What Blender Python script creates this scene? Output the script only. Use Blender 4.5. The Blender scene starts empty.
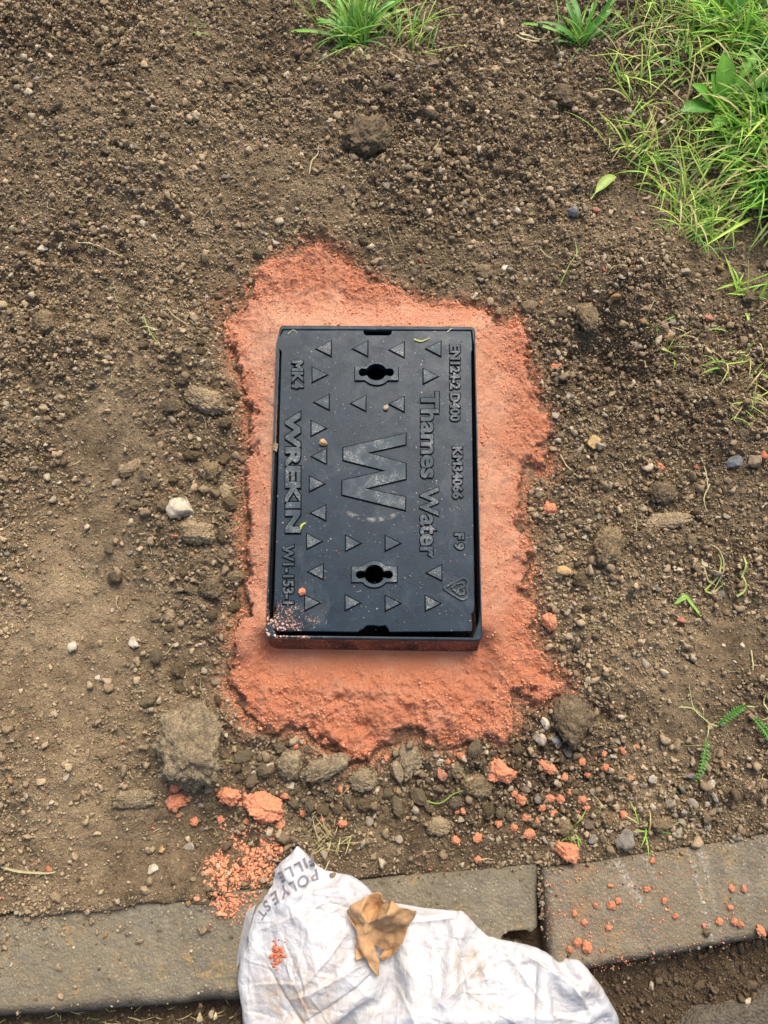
import bpy, bmesh, math, random
import numpy as np
from mathutils import Vector, Matrix, noise as mnoise
from mathutils.bvhtree import BVHTree

random.seed(7)
R = np.random.RandomState(7)
SC = bpy.context.scene
COL = SC.collection

# ------------------------------------------------------------------ camera, light, exposure
H = 1.067            # height of the phone above the soil
TILT = math.radians(15)
F = 765.0
cd = bpy.data.cameras.new("camera")
cam = bpy.data.objects.new("camera", cd); COL.objects.link(cam)
cd.sensor_fit = 'VERTICAL'; cd.sensor_height = 36; cd.lens = 36 * F / 1024
cd.clip_start = 0.02; cd.clip_end = 200
cam.location = (0, 0, H); cam.rotation_euler = (TILT, 0, 0)
SC.camera = cam

SUN_EL, SUN_AZ = math.radians(52), math.radians(18)    # azimuth measured from +Y towards +X
w = bpy.data.worlds.new("World"); SC.world = w; w.use_nodes = True
nt = w.node_tree; bg = nt.nodes['Background']
sky = nt.nodes.new('ShaderNodeTexSky'); sky.sky_type = 'NISHITA'; sky.sun_disc = False
sky.sun_elevation = SUN_EL; sky.sun_rotation = SUN_AZ
sky.air_density = 1.0; sky.dust_density = 6.0; sky.ozone_density = 1.0
nt.links.new(sky.outputs[0], bg.inputs['Color']); bg.inputs['Strength'].default_value = 0.145
sd = bpy.data.lights.new("sun", 'SUN'); sd.energy = 1.5; sd.angle = math.radians(28); sd.color = (1, 0.95, 0.87)
sun = bpy.data.objects.new("sun", sd); COL.objects.link(sun)
dvec = Vector((math.sin(SUN_AZ) * math.cos(SUN_EL), math.cos(SUN_AZ) * math.cos(SUN_EL), math.sin(SUN_EL)))
sun.rotation_euler = dvec.to_track_quat('Z', 'Y').to_euler(); sun.location = (1, 3, 4)
SC.view_settings.view_transform = 'Standard'; SC.view_settings.look = 'None'
SC.view_settings.gamma = 1; SC.view_settings.use_curve_mapping = False
SC.view_settings.exposure = 0.62
SC.render.engine = 'CYCLES'
SC.cycles.max_bounces = 6; SC.cycles.diffuse_bounces = 3; SC.cycles.transparent_max_bounces = 6

# ------------------------------------------------------------------ helpers
CT, ST = math.cos(TILT), math.sin(TILT)
def G(px, py, z=0.0):
    """ground position (at height z) of a point of the survey photo"""
    px = np.asarray(px, float); py = np.asarray(py, float)
    t = (H - z) / (F * CT - (512 - py) * ST)
    return (px - 384) * t, (F * ST + (512 - py) * CT) * t
def G2(px, py, z=0.0):
    x, y = G(px, py, z); return (float(x), float(y))

_T = R.rand(256, 256)
def vnoise(x, y, s, seed=0):
    x = x / s + seed * 17.31; y = y / s + seed * 9.77
    xi = np.floor(x).astype(int); yi = np.floor(y).astype(int)
    fx = x - xi; fy = y - yi
    fx = fx * fx * (3 - 2 * fx); fy = fy * fy * (3 - 2 * fy)
    a = _T[xi & 255, yi & 255]; b = _T[(xi + 1) & 255, yi & 255]
    c = _T[xi & 255, (yi + 1) & 255]; d = _T[(xi + 1) & 255, (yi + 1) & 255]
    return (a + (b - a) * fx) * (1 - fy) + (c + (d - c) * fx) * fy - 0.5
def fbm(x, y, s, o=4, seed=0, g=0.5):
    r = 0; a = 1
    for k in range(o):
        c, n = math.cos(k * 1.1), math.sin(k * 1.1)
        r = r + a * vnoise(x * c - y * n, x * n + y * c, s / 2 ** k, seed + k * 3); a *= g
    return r
_TA, _TB, _TC = R.rand(256, 256), R.rand(256, 256), R.rand(256, 256)
def bumps(x, y, s, seed=0):
    """hemispherical crumbs, one per cell of size s"""
    X = x / s + seed * 31.7; Y = y / s + seed * 11.3
    xi = np.floor(X).astype(int); yi = np.floor(Y).astype(int)
    best = np.zeros_like(X)
    for i in (-1, 0, 1):
        for j in (-1, 0, 1):
            a = (xi + i) & 255; b = (yi + j) & 255
            cx = xi + i + _TA[a, b]; cy = yi + j + _TB[a, b]; r = 0.15 + 0.5 * _TC[a, b] ** 2
            d2 = (X - cx) ** 2 + (Y - cy) ** 2
            best = np.maximum(best, np.sqrt(np.maximum(0, r * r - d2)))
    return best * s
def sstep(a, b, x):
    t = np.clip((x - a) / (b - a), 0, 1); return t * t * (3 - 2 * t)
def blob(x, y, px, py, r, z=0):
    cx, cy = G(px, py, z); return np.exp(-((x - cx) ** 2 + (y - cy) ** 2) / (r * r))
def poly_dist(x, y, poly):
    """signed distance to a polygon, positive inside"""
    P = np.asarray(poly, float); d = np.full(np.shape(x), 1e9); ins = np.zeros(np.shape(x), bool)
    for k in range(len(P)):
        ax, ay = P[k]; bx, by = P[(k + 1) % len(P)]
        ex, ey = bx - ax, by - ay
        t = np.clip(((x - ax) * ex + (y - ay) * ey) / (ex * ex + ey * ey + 1e-12), 0, 1)
        d = np.minimum(d, (x - ax - t * ex) ** 2 + (y - ay - t * ey) ** 2)
        c = ((ay > y) != (by > y)) & (x < (bx - ax) * (y - ay) / (by - ay + 1e-15) + ax)
        ins ^= c
    d = np.sqrt(d); return np.where(ins, d, -d)

def mesh_np(name, V, Fc, mat=None, parent=None, smooth=True, col=None, attrs=None):
    V = np.asarray(V, np.float32); Fc = np.asarray(Fc, np.int32)
    me = bpy.data.meshes.new(name)
    n = Fc.shape[1]
    me.vertices.add(len(V)); me.vertices.foreach_set('co', V.ravel())
    me.loops.add(Fc.size); me.loops.foreach_set('vertex_index', Fc.ravel())
    me.polygons.add(len(Fc)); me.polygons.foreach_set('loop_start', np.arange(0, Fc.size, n, dtype=np.int32))
    if smooth: me.polygons.foreach_set('use_smooth', np.ones(len(Fc), bool))
    me.update(calc_edges=True)
    if col is not None:
        a = me.color_attributes.new('col', 'FLOAT_COLOR', 'POINT')
        c = np.ones((len(V), 4), np.float32); c[:, :3] = col; a.data.foreach_set('color', c.ravel())
    for k, v in (attrs or {}).items():
        a = me.attributes.new(k, 'FLOAT', 'POINT'); a.data.foreach_set('value', np.asarray(v, np.float32).ravel())
    return link(name, me, mat, parent)
def link(name, me, mat=None, parent=None):
    o = bpy.data.objects.new(name, me); COL.objects.link(o)
    if mat is not None and me is not None: me.materials.clear(); me.materials.append(mat)
    if parent is not None: o.parent = parent
    return o
def tag(o, label=None, cat=None, group=None, kind=None):
    if label: o['label'] = label
    if cat: o['category'] = cat
    if group: o['group'] = group
    if kind: o['kind'] = kind
    return o
def empty(name, loc=(0, 0, 0), rz=0):
    o = bpy.data.objects.new(name, None); COL.objects.link(o); o.location = loc; o.rotation_euler = (0, 0, rz)
    o.empty_display_size = 0.02; return o
def grid_faces(nx, ny):
    i = np.arange(nx - 1); j = np.arange(ny - 1)
    I, J = np.meshgrid(i, j, indexing='ij'); a = (I * ny + J).ravel()
    return np.stack([a, a + ny, a + ny + 1, a + 1], 1)

# ------------------------------------------------------------------ materials
class N:
    def __init__(s, name):
        s.m = bpy.data.materials.new(name); s.m.use_nodes = True; s.t = s.m.node_tree
        s.b = s.t.nodes['Principled BSDF']; s.c = s.t.nodes.new('ShaderNodeTexCoord')
    def n(s, ty, **kw):
        q = s.t.nodes.new(ty)
        for k, v in kw.items(): setattr(q, k, v)
        return q
    def l(s, a, b): s.t.links.new(a, b)
    def noise(s, sc, det=4, rough=0.6, co='Object', lo=None, hi=None, dist=0):
        q = s.n('ShaderNodeTexNoise'); q.inputs['Scale'].default_value = sc; q.inputs['Detail'].default_value = det
        q.inputs['Roughness'].default_value = rough; q.inputs['Distortion'].default_value = dist
        s.l(s.c.outputs[co], q.inputs['Vector']); o = q.outputs['Fac']
        return s.map(o, lo, hi) if lo is not None else o
    def voro(s, sc, co='Object', lo=None, hi=None, feature='F1', out='Distance'):
        q = s.n('ShaderNodeTexVoronoi'); q.feature = feature; q.inputs['Scale'].default_value = sc
        s.l(s.c.outputs[co], q.inputs['Vector']); o = q.outputs[out]
        return s.map(o, lo, hi) if lo is not None else o
    def map(s, o, lo, hi, a=0, b=1):
        q = s.n('ShaderNodeMapRange'); s.l(o, q.inputs[0])
        q.inputs[1].default_value = lo; q.inputs[2].default_value = hi; q.inputs[3].default_value = a; q.inputs[4].default_value = b
        return q.outputs[0]
    def mix(s, f, a, b, mode='MIX'):
        q = s.n('ShaderNodeMix'); q.data_type = 'RGBA'; q.blend_type = mode
        for v, i in ((f, 0), (a, 6), (b, 7)):
            if isinstance(v, (int, float)): q.inputs[i].default_value = v
            elif isinstance(v, tuple): q.inputs[i].default_value = (*v, 1)
            else: s.l(v, q.inputs[i])
        return q.outputs[2]
    def math(s, op, a, b=0.0):
        q = s.n('ShaderNodeMath', operation=op)
        for i, v in enumerate((a, b)):
            if isinstance(v, (int, float)): q.inputs[i].default_value = v
            else: s.l(v, q.inputs[i])
        return q.outputs[0]
    def attr(s, name): return s.n('ShaderNodeAttribute', attribute_name=name)
    def bump(s, hsrc, dist, strength=1, prev=None):
        q = s.n('ShaderNodeBump'); q.inputs['Distance'].default_value = dist; q.inputs['Strength'].default_value = strength
        s.l(hsrc, q.inputs['Height'])
        if prev is not None: s.l(prev, q.inputs['Normal'])
        return q.outputs[0]
    def done(s, col, rough=0.9, normal=None, spec=0.3):
        if isinstance(col, tuple): s.b.inputs['Base Color'].default_value = (*col, 1)
        else: s.l(col, s.b.inputs['Base Color'])
        if isinstance(rough, (int, float)): s.b.inputs['Roughness'].default_value = rough
        else: s.l(rough, s.b.inputs['Roughness'])
        s.b.inputs['Specular IOR Level'].default_value = spec
        if normal is not None: s.l(normal, s.b.inputs['Normal'])
        return s.m

def soil_colour(k, tone):
    c = k.mix(tone, (0.100, 0.069, 0.040), (0.47, 0.35, 0.205))
    f = k.noise(260, 3, 0.7, lo=0.35, hi=0.7)
    c = k.mix(k.math('MULTIPLY', f, 0.45), c, (0.030, 0.020, 0.013))
    v = k.voro(330, lo=0.05, hi=0.22); v = k.math('SUBTRACT', 1.0, v)
    sel = k.noise(70, 2, 0.5, lo=0.56, hi=0.62)
    c = k.mix(k.math('MULTIPLY', k.math('MULTIPLY', v, sel), 0.7), c, (0.42, 0.35, 0.25))
    return c
def m_ground():
    k = N('soil')
    tone = k.attr('tone').outputs['Fac']; t2 = k.math('ADD', tone, k.map(k.noise(45, 4, 0.7), 0.3, 0.7, -0.22, 0.22))
    q = k.n('ShaderNodeClamp'); k.l(t2, q.inputs[0])
    c = soil_colour(k, q.outputs[0])
    st = k.attr('stain').outputs['Fac']; s2 = k.math('MULTIPLY', st, k.noise(180, 3, 0.7, lo=0.42, hi=0.58))
    c = k.mix(s2, c, (0.60, 0.26, 0.145))
    b = k.bump(k.voro(420), 0.0022, 0.9); b = k.bump(k.noise(240, 4, 0.75), 0.004, 1.0, b); b = k.bump(k.noise(900, 3, 0.7), 0.0008, 0.8, b)
    return k.done(c, 0.95, b, 0.15)
def m_vcol(name, nscale=500, nd=0.0012, rough=0.92, var=0.35, dark=(0.03, 0.02, 0.013)):
    k = N(name); c = k.attr('col').outputs['Color']
    c = k.mix(k.math('MULTIPLY', k.noise(nscale, 3, 0.7, lo=0.4, hi=0.65), var), c, dark)
    return k.done(c, rough, k.bump(k.noise(nscale * 1.3, 3, 0.7), nd, 0.8), 0.2)
def m_stone(name, c1, c2, c3, rough=0.8, sc=150):
    k = N(name); oi = k.n('ShaderNodeObjectInfo')
    c = k.mix(oi.outputs['Random'], c1, c2)
    c = k.mix(k.noise(sc, 4, 0.7, lo=0.42, hi=0.68), c, c3)
    c = k.mix(k.math('MULTIPLY', k.noise(sc * 0.35, 3, 0.7, lo=0.52, hi=0.66), 0.7), c, (0.10, 0.072, 0.046))
    return k.done(c, rough, k.bump(k.noise(sc * 3, 4, 0.75), 0.0012, 0.7), 0.3)
def m_clod(name, c1, c2):
    k = N(name)
    c = k.mix(k.noise(60, 4, 0.75, lo=0.35, hi=0.65), c1, c2)
    c = k.mix(k.math('MULTIPLY', k.noise(300, 3, 0.7, lo=0.45, hi=0.7), 0.6), c, (0.035, 0.025, 0.016))
    v = k.math('SUBTRACT', 1.0, k.voro(260, lo=0.08, hi=0.2)); sel = k.noise(80, 2, 0.5, lo=0.55, hi=0.6)
    c = k.mix(k.math('MULTIPLY', k.math('MULTIPLY', v, sel), 0.8), c, (0.42, 0.36, 0.27))
    b = k.bump(k.voro(350), 0.002, 0.7); b = k.bump(k.noise(220, 4, 0.8), 0.004, 1.0, b)
    return k.done(c, 0.95, b, 0.15)
def m_sand():
    k = N('orange_mortar')
    dry = k.attr('dry').outputs['Fac']
    d2 = k.math('ADD', dry, k.map(k.noise(22, 5, 0.7), 0.3, 0.7, -0.45, 0.45)); q = k.n('ShaderNodeClamp'); k.l(d2, q.inputs[0])
    c = k.mix(q.outputs[0], (0.70, 0.27, 0.14), (0.83, 0.45, 0.285))
    c = k.mix(k.math('MULTIPLY', k.noise(700, 3, 0.8, lo=0.45, hi=0.72), 0.55), c, (0.33, 0.10, 0.055))
    c = k.mix(k.math('MULTIPLY', k.noise(500, 2, 0.8, lo=0.58, hi=0.7), 0.5), c, (0.85, 0.45, 0.30))
    dk = k.math('MULTIPLY', k.noise(90, 5, 0.8, lo=0.68, hi=0.72), 0.7)
    c = k.mix(dk, c, (0.16, 0.07, 0.04))
    ed = k.attr('edge').outputs['Fac']
    c = k.mix(k.math('MULTIPLY', k.map(k.math('ADD', k.math('MULTIPLY', ed, 0.62), k.noise(75, 5, 0.75)), 0.94, 1.08), 0.8), c, (0.20, 0.135, 0.08))
    c = k.mix(k.math('MULTIPLY', k.noise(9, 5, 0.75, lo=0.56, hi=0.70), 0.35), c, (0.50, 0.27, 0.18))
    b = k.bump(k.noise(110, 6, 0.85), 0.006, 0.8); b = k.bump(k.noise(600, 3, 0.85), 0.0025, 1.0, b)
    return k.done(c, 0.95, b, 0.15)
def m_plastic(name, base, dust=0.5, worn=0.0, rough=0.42):
    k = N(name)
    P = k.n('ShaderNodeSeparateXYZ'); k.l(k.c.outputs['Object'], P.inputs[0])
    c = k.mix(k.noise(30, 5, 0.7, lo=0.3, hi=0.75), base, tuple(v * 1.8 + 0.004 for v in base))
    # pale dust film, smears and grit
    film = k.math('MULTIPLY', k.noise(14, 6, 0.75, lo=0.52, hi=0.8, dist=0.6), 0.22 * dust)
    c = k.mix(film, c, (0.26, 0.27, 0.26))
    sp = k.math('MULTIPLY', k.math('SUBTRACT', 1.0, k.voro(170, lo=0.05, hi=0.14)), k.noise(35, 3, 0.6, lo=0.47, hi=0.58))
    c = k.mix(k.math('MULTIPLY', sp, dust), c, (0.42, 0.38, 0.33))
    sp = k.math('MULTIPLY', k.math('SUBTRACT', 1.0, k.voro(75, lo=0.05, hi=0.11)), k.noise(18, 3, 0.6, lo=0.46, hi=0.58))
    c = k.mix(k.math('MULTIPLY', sp, 0.8 * dust), c, (0.36, 0.36, 0.33))
    if worn:
        c = k.mix(k.math('MULTIPLY', k.math('MULTIPLY', k.noise(420, 3, 0.7, lo=0.46, hi=0.66), k.noise(30, 3, 0.6, lo=0.46, hi=0.62)), worn), c, (0.30, 0.29, 0.26))
    v = k.n('ShaderNodeVectorMath', operation='DISTANCE'); k.l(k.c.outputs['Object'], v.inputs[0]); ac = Lp(374, 477)
    v.inputs[1].default_value = (ac[0] - CEN[0], ac[1] - CEN[1], 0)
    ring = k.map(k.math('ABSOLUTE', k.math('SUBTRACT', v.outputs['Value'], 0.0625)), 0.001, 0.0045, 1, 0)
    arc = k.math('MULTIPLY', ring, k.map(P.outputs[1], Lp(374, 514)[1] - CEN[1], Lp(374, 510)[1] - CEN[1], 1, 0))
    c = k.mix(k.math('MULTIPLY', arc, k.noise(90, 4, 0.75, lo=0.45, hi=0.68)), c, (0.26, 0.25, 0.22))
    # orange grit that gathered in the lower left corner
    g = k.math('MULTIPLY', k.map(P.outputs[0], -0.145, -0.045, 1, 0), k.map(P.outputs[1], -0.235, -0.165, 1, 0))
    gr = k.math('SUBTRACT', 1.0, k.voro(330, lo=0.35, hi=0.5))
    gm = k.math('MULTIPLY', k.map(k.math('ADD', g, k.map(k.noise(60, 4, 0.8), 0.3, 0.7, -0.35, 0.35)), 0.30, 0.6), gr)
    c = k.mix(gm, c, (0.66, 0.36, 0.24))
    r = k.map(k.noise(40, 4, 0.7), 0.3, 0.7, rough - 0.1, rough + 0.16)
    return k.done(c, r, k.bump(k.noise(700, 3, 0.6), 0.0006, 0.5), 0.26)
def m_kerb(name, tint=(0.200, 0.170, 0.114)):
    k = N(name)
    P = k.n('ShaderNodeSeparateXYZ'); k.l(k.c.outputs['Object'], P.inputs[0])
    c = k.mix(k.noise(9, 5, 0.7, lo=0.3, hi=0.7), tuple(v * 0.62 for v in tint), tuple(v * 1.45 for v in tint))
    c = k.mix(k.math('MULTIPLY', k.noise(45, 7, 0.82, lo=0.44, hi=0.62), 0.75), c, tuple(v * 0.5 for v in tint))
    for sc, colr, lo, hi, am in ((260, (0.50, 0.45, 0.36), 0.44, 0.54, 0.85), (130, (0.44, 0.36, 0.23), 0.47, 0.56, 0.9), (190, (0.05, 0.045, 0.04), 0.55, 0.62, 0.8)):
        s1 = k.math('MULTIPLY', k.math('SUBTRACT', 1.0, k.voro(sc, lo=0.12, hi=0.25)), k.noise(sc * 0.23, 3, 0.6, lo=lo, hi=hi))
        c = k.mix(k.math('MULTIPLY', s1, am), c, colr)
    gm_ = k.math('MULTIPLY', k.noise(7, 6, 0.8, lo=0.40, hi=0.58), 0.8); c = k.mix(gm_, c, (0.20, 0.165, 0.105))
    bl = k.math('MULTIPLY', k.noise(11, 6, 0.8, lo=0.58, hi=0.7, dist=.5), 0.6); c = k.mix(bl, c, (0.115, 0.125, 0.125))
    ye = k.math('MULTIPLY', k.noise(22, 5, 0.75, lo=0.52, hi=0.66), k.noise(130, 3, 0.7, lo=0.45, hi=0.55))
    c = k.mix(k.math('MULTIPLY', ye, 0.7), c, (0.36, 0.24, 0.09))
    og = k.attr('orange').outputs['Fac']
    s1 = k.math('MULTIPLY', k.math('MULTIPLY', k.noise(330, 3, 0.75, lo=0.60, hi=0.66), og), 0.7)
    c = k.mix(s1, c, (0.58, 0.20, 0.11))
    wh = k.attr('white').outputs['Fac']
    c = k.mix(k.math('MULTIPLY', wh, k.noise(220, 4, 0.8, lo=0.47, hi=0.66)), c, (0.60, 0.59, 0.54))
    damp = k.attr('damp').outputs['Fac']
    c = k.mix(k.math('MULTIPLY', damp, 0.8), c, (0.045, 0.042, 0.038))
    b = k.bump(k.noise(110, 6, 0.8), 0.003, 0.8); b = k.bump(k.voro(260), 0.0014, 0.7, b)
    return k.done(c, k.map(k.noise(20, 4, 0.6), 0.3, 0.7, 0.6, 0.9), b, 0.35)
def m_leaf(name, transl=0.35, rough=0.45):
    k = N(name); c = k.attr('col').outputs['Color']
    c = k.mix(k.noise(120, 3, 0.6, lo=0.3, hi=0.8), c, (0.68, 0.72, 0.55), 'MULTIPLY')
    k.done(c, rough, k.bump(k.noise(400, 2, 0.6), 0.0006, 0.5), 0.4)
    tr = k.n('ShaderNodeBsdfTranslucent'); k.l(k.attr('col').outputs['Color'], tr.inputs[0])
    mx = k.n('ShaderNodeMixShader'); mx.inputs[0].default_value = transl
    k.l(k.b.outputs[0], mx.inputs[1]); k.l(tr.outputs[0], mx.inputs[2])
    k.l(mx.outputs[0], k.t.nodes['Material Output'].inputs[0]); return k.m
def m_bag():
    k = N('white_polythene')
    c = k.mix(k.noise(12, 5, 0.7, lo=0.5, hi=0.78), (0.60, 0.60, 0.61), (0.53, 0.51, 0.48))
    st = k.attr('stain').outputs['Fac']
    c = k.mix(k.math('MULTIPLY', st, k.noise(55, 5, 0.8, lo=0.38, hi=0.66)), c, (0.46, 0.34, 0.21))
    c = k.mix(k.math('MULTIPLY', k.noise(30, 6, 0.8, lo=0.50, hi=0.72), 0.6), c, (0.40, 0.33, 0.26))
    sp = k.math('MULTIPLY', k.math('SUBTRACT', 1.0, k.voro(120, lo=0.05, hi=0.10)), k.noise(25, 3, 0.7, lo=0.54, hi=0.6))
    c = k.mix(k.math('MULTIPLY', sp, 0.8), c, (0.22, 0.15, 0.11))
    sp = k.math('MULTIPLY', k.math('SUBTRACT', 1.0, k.voro(60, lo=0.03, hi=0.08)), k.noise(15, 3, 0.7, lo=0.5, hi=0.6))
    c = k.mix(k.math('MULTIPLY', sp, 0.7), c, (0.60, 0.33, 0.22))
    b = k.bump(k.voro(55, feature='DISTANCE_TO_EDGE', lo=0, hi=0.25), 0.0018, 0.4)
    b = k.bump(k.noise(60, 3, 0.6, dist=1.5), 0.004, 0.6, b)
    k.done(c, 0.28, b, 0.5)
    k.b.inputs['Subsurface Weight'].default_value = 0.0
    tr = k.n('ShaderNodeBsdfTranslucent'); tr.inputs[0].default_value = (0.8, 0.8, 0.82, 1)
    mx = k.n('ShaderNodeMixShader'); mx.inputs[0].default_value = 0.18
    k.l(k.b.outputs[0], mx.inputs[1]); k.l(tr.outputs[0], mx.inputs[2])
    k.l(mx.outputs[0], k.t.nodes['Material Output'].inputs[0]); return k.m
def m_film():
    k = N('clear_film')
    k.done((0.75, 0.77, 0.80), 0.25, k.bump(k.noise(60, 4, 0.7, dist=1), 0.004, 0.7), 0.5)
    tr = k.n('ShaderNodeBsdfTransparent'); mx = k.n('ShaderNodeMixShader'); mx.inputs[0].default_value = 0.55
    k.l(k.b.outputs[0], mx.inputs[1]); k.l(tr.outputs[0], mx.inputs[2])
    k.l(mx.outputs[0], k.t.nodes['Material Output'].inputs[0]); return k.m
def m_paper():
    k = N('brown_paper')
    c = k.mix(k.noise(35, 5, 0.7, lo=0.3, hi=0.7), (0.34, 0.19, 0.085), (0.55, 0.34, 0.17))
    c = k.mix(k.math('MULTIPLY', k.noise(300, 4, 0.7, lo=0.55, hi=0.66), 0.5), c, (0.25, 0.13, 0.06))
    return k.done(c, 0.75, k.bump(k.noise(90, 5, 0.7), 0.002, 0.8), 0.25)
def m_plain(name, c, rough=0.8, spec=0.3, b=None):
    k = N(name); cc = k.mix(k.noise(200, 3, 0.7, lo=0.35, hi=0.7), c, tuple(v * 0.6 for v in c))
    return k.done(cc, rough, k.bump(k.noise(300, 4, 0.7), 0.0012, 0.6), spec)
def m_wetwall():
    k = N('muddy_plastic')
    c = k.mix(k.noise(30, 4, 0.7, lo=0.35, hi=0.65), (0.020, 0.012, 0.010), (0.22, 0.065, 0.035))
    c = k.mix(k.noise(300, 4, 0.8, lo=0.56, hi=0.66), c, (0.55, 0.24, 0.14))
    return k.done(c, 0.5, k.bump(k.noise(200, 4, 0.7), 0.0015, 0.8), 0.4)
def m_asphalt():
    k = N('asphalt')
    c = k.mix(k.noise(150, 4, 0.8, lo=0.35, hi=0.7), (0.06, 0.050, 0.036), (0.15, 0.122, 0.085))
    s1 = k.math('MULTIPLY', k.math('SUBTRACT', 1.0, k.voro(220, lo=0.1, hi=0.24)), k.noise(60, 3, 0.6, lo=0.52, hi=0.6))
    c = k.mix(s1, c, (0.24, 0.21, 0.17))
    b = k.bump(k.voro(260), 0.003, 0.8)
    return k.done(c, 0.85, b, 0.3)

# ------------------------------------------------------------------ where the big things are (metres on the ground)
ZT = 0.035           # top of the cover
def Lp(px, py): x, y = G(px, py, ZT); return float(x), float(y)
FR = [Lp(279.5, 325), Lp(475, 326.5), Lp(482.5, 641), Lp(265, 638)]      # outer corners of the frame
CEN = (sum(p[0] for p in FR) / 4, sum(p[1] for p in FR) / 4)

M = dict(soil=m_ground(), crumb=m_vcol('soil_crumb'), sandcrumb=m_vcol('orange_crumb', 700, 0.0008, 0.95, 0.35, (0.40, 0.14, 0.07)),
         sand=m_sand(), pale=m_stone('pale_stone', (0.34, 0.27, 0.19), (0.50, 0.43, 0.33), (0.24, 0.18, 0.12)),
         cream=m_stone('cream_stone', (0.56, 0.49, 0.36), (0.60, 0.53, 0.40), (0.40, 0.33, 0.22)),
         brownst=m_stone('brown_stone', (0.20, 0.145, 0.09), (0.30, 0.22, 0.14), (0.12, 0.085, 0.055)),
         greyst=m_stone('grey_stone', (0.22, 0.195, 0.155), (0.33, 0.29, 0.235), (0.13, 0.11, 0.085)),
         bluest=m_stone('blue_stone', (0.13, 0.14, 0.145), (0.20, 0.205, 0.205), (0.08, 0.08, 0.08), 0.8),
         yellow=m_stone('yellow_stone', (0.46, 0.29, 0.11), (0.56, 0.38, 0.18), (0.30, 0.19, 0.09)),
         redst=m_stone('red_stone', (0.42, 0.17, 0.10), (0.46, 0.20, 0.13), (0.24, 0.12, 0.08)),
         clod=m_clod('clod_soil', (0.17, 0.122, 0.068), (0.37, 0.275, 0.155)),
         dclod=m_clod('dark_clod_soil', (0.13, 0.095, 0.057), (0.28, 0.21, 0.125)),
         tclod=m_clod('tan_clod_soil', (0.29, 0.212, 0.12), (0.52, 0.395, 0.235)),
         gclod=m_clod('grey_clod_soil', (0.22, 0.168, 0.10), (0.44, 0.345, 0.21)),
         lump=m_plain('mortar_lump', (0.68, 0.27, 0.145), 0.95, 0.15),
         lid=m_plastic('slate_plastic', (0.005, 0.0145, 0.024), 0.9, 0.0, 0.33), stud=m_plastic('worn_slate_plastic', (0.024, 0.038, 0.048), 0.9, 0.95, 0.45), side=m_plain('painted_shade_plastic', (0.003, 0.005, 0.007), 0.7, 0.1),  # side: near-black colour painting shade on side walls and round raised figures
         rim=m_plastic('frame_plastic', (0.006, 0.016, 0.023), 0.7, 0.0, .36), wall=m_wetwall(), black=m_plain('black_void', (0.006, 0.006, 0.007), 0.9),
         kerb=m_kerb('kerb_concrete'), leaf=m_leaf('green_leaf'), bag=m_bag(), film=m_film(), paper=m_paper(),
         ink=m_plain('grey_print', (0.22, 0.22, 0.24), 0.5), road=m_asphalt())


SAND_PX = [(228, 350), (226, 325), (240, 300), (252, 275), (262, 256), (285, 247), (305, 240), (322, 238), (334, 246), (352, 262), (372, 276), (392, 282),
           (412, 292), (440, 300), (465, 303), (486, 307), (505, 318), (518, 312), (526, 330), (529, 352), (538, 372), (540, 395), (549, 420),
           (546, 445), (556, 462), (546, 478), (532, 470), (528, 490), (527, 520), (531, 560), (534, 600), (540, 630), (546, 655), (565, 675),
           (573, 690), (556, 700), (540, 704), (522, 700), (520, 722), (505, 745), (490, 738), (470, 742), (452, 752), (436, 745), (420, 735),
           (395, 745), (368, 762), (345, 765), (322, 750), (300, 735), (280, 732), (262, 726), (245, 728), (232, 705), (220, 685), (232, 660), (228, 630),
           (240, 605), (243, 570), (242, 530), (245, 480), (245, 430), (242, 390), (232, 368)]
SAND = [G2(a, b, 0.01) for a, b in SAND_PX]
BAG_PX = [(297, 845), (303, 851), (310, 860), (320, 869), (335, 873), (350, 876), (362, 883), (371, 892), (380, 905), (400, 914), (425, 917), (455, 913), (462, 911),
          (469, 917), (478, 927), (488, 936), (500, 940), (520, 944), (536, 948), (550, 955), (563, 966), (570, 960), (580, 961), (590, 972), (602, 988), (614, 1006),
          (626, 1026), (640, 1060), (640, 1110), (600, 1150), (480, 1165), (350, 1160), (275, 1150), (250, 1100), (247, 1040), (243, 1010), (238, 982), (240, 955), (247, 932),
          (254, 913), (262, 900), (270, 886), (273, 872), (279, 863), (288, 856)]
BAG = [G2(a, b, 0.012) for a, b in BAG_PX]

# kerb lines: soil-side edge and road-side edge as functions of x
KL = (G2(0, 913), G2(537, 864)); KR = (G2(541, 869), G2(768, 833))
KLb = (G2(0, 1031, 0), G2(240, 1017, 0)); KRb = (G2(560, 979), G2(768, 941))
def line_y(l, x): (a, b), (c, d) = l; return b + (d - b) * (x - a) / (c - a)
XJ = G2(539, 890)[0]
def kerb_top_y(x): return np.where(x < XJ, line_y(KL, x), line_y(KR, x))
def kerb_bot_y(x): return np.where(x < XJ, line_y(KLb, x), line_y(KRb, x))

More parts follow.
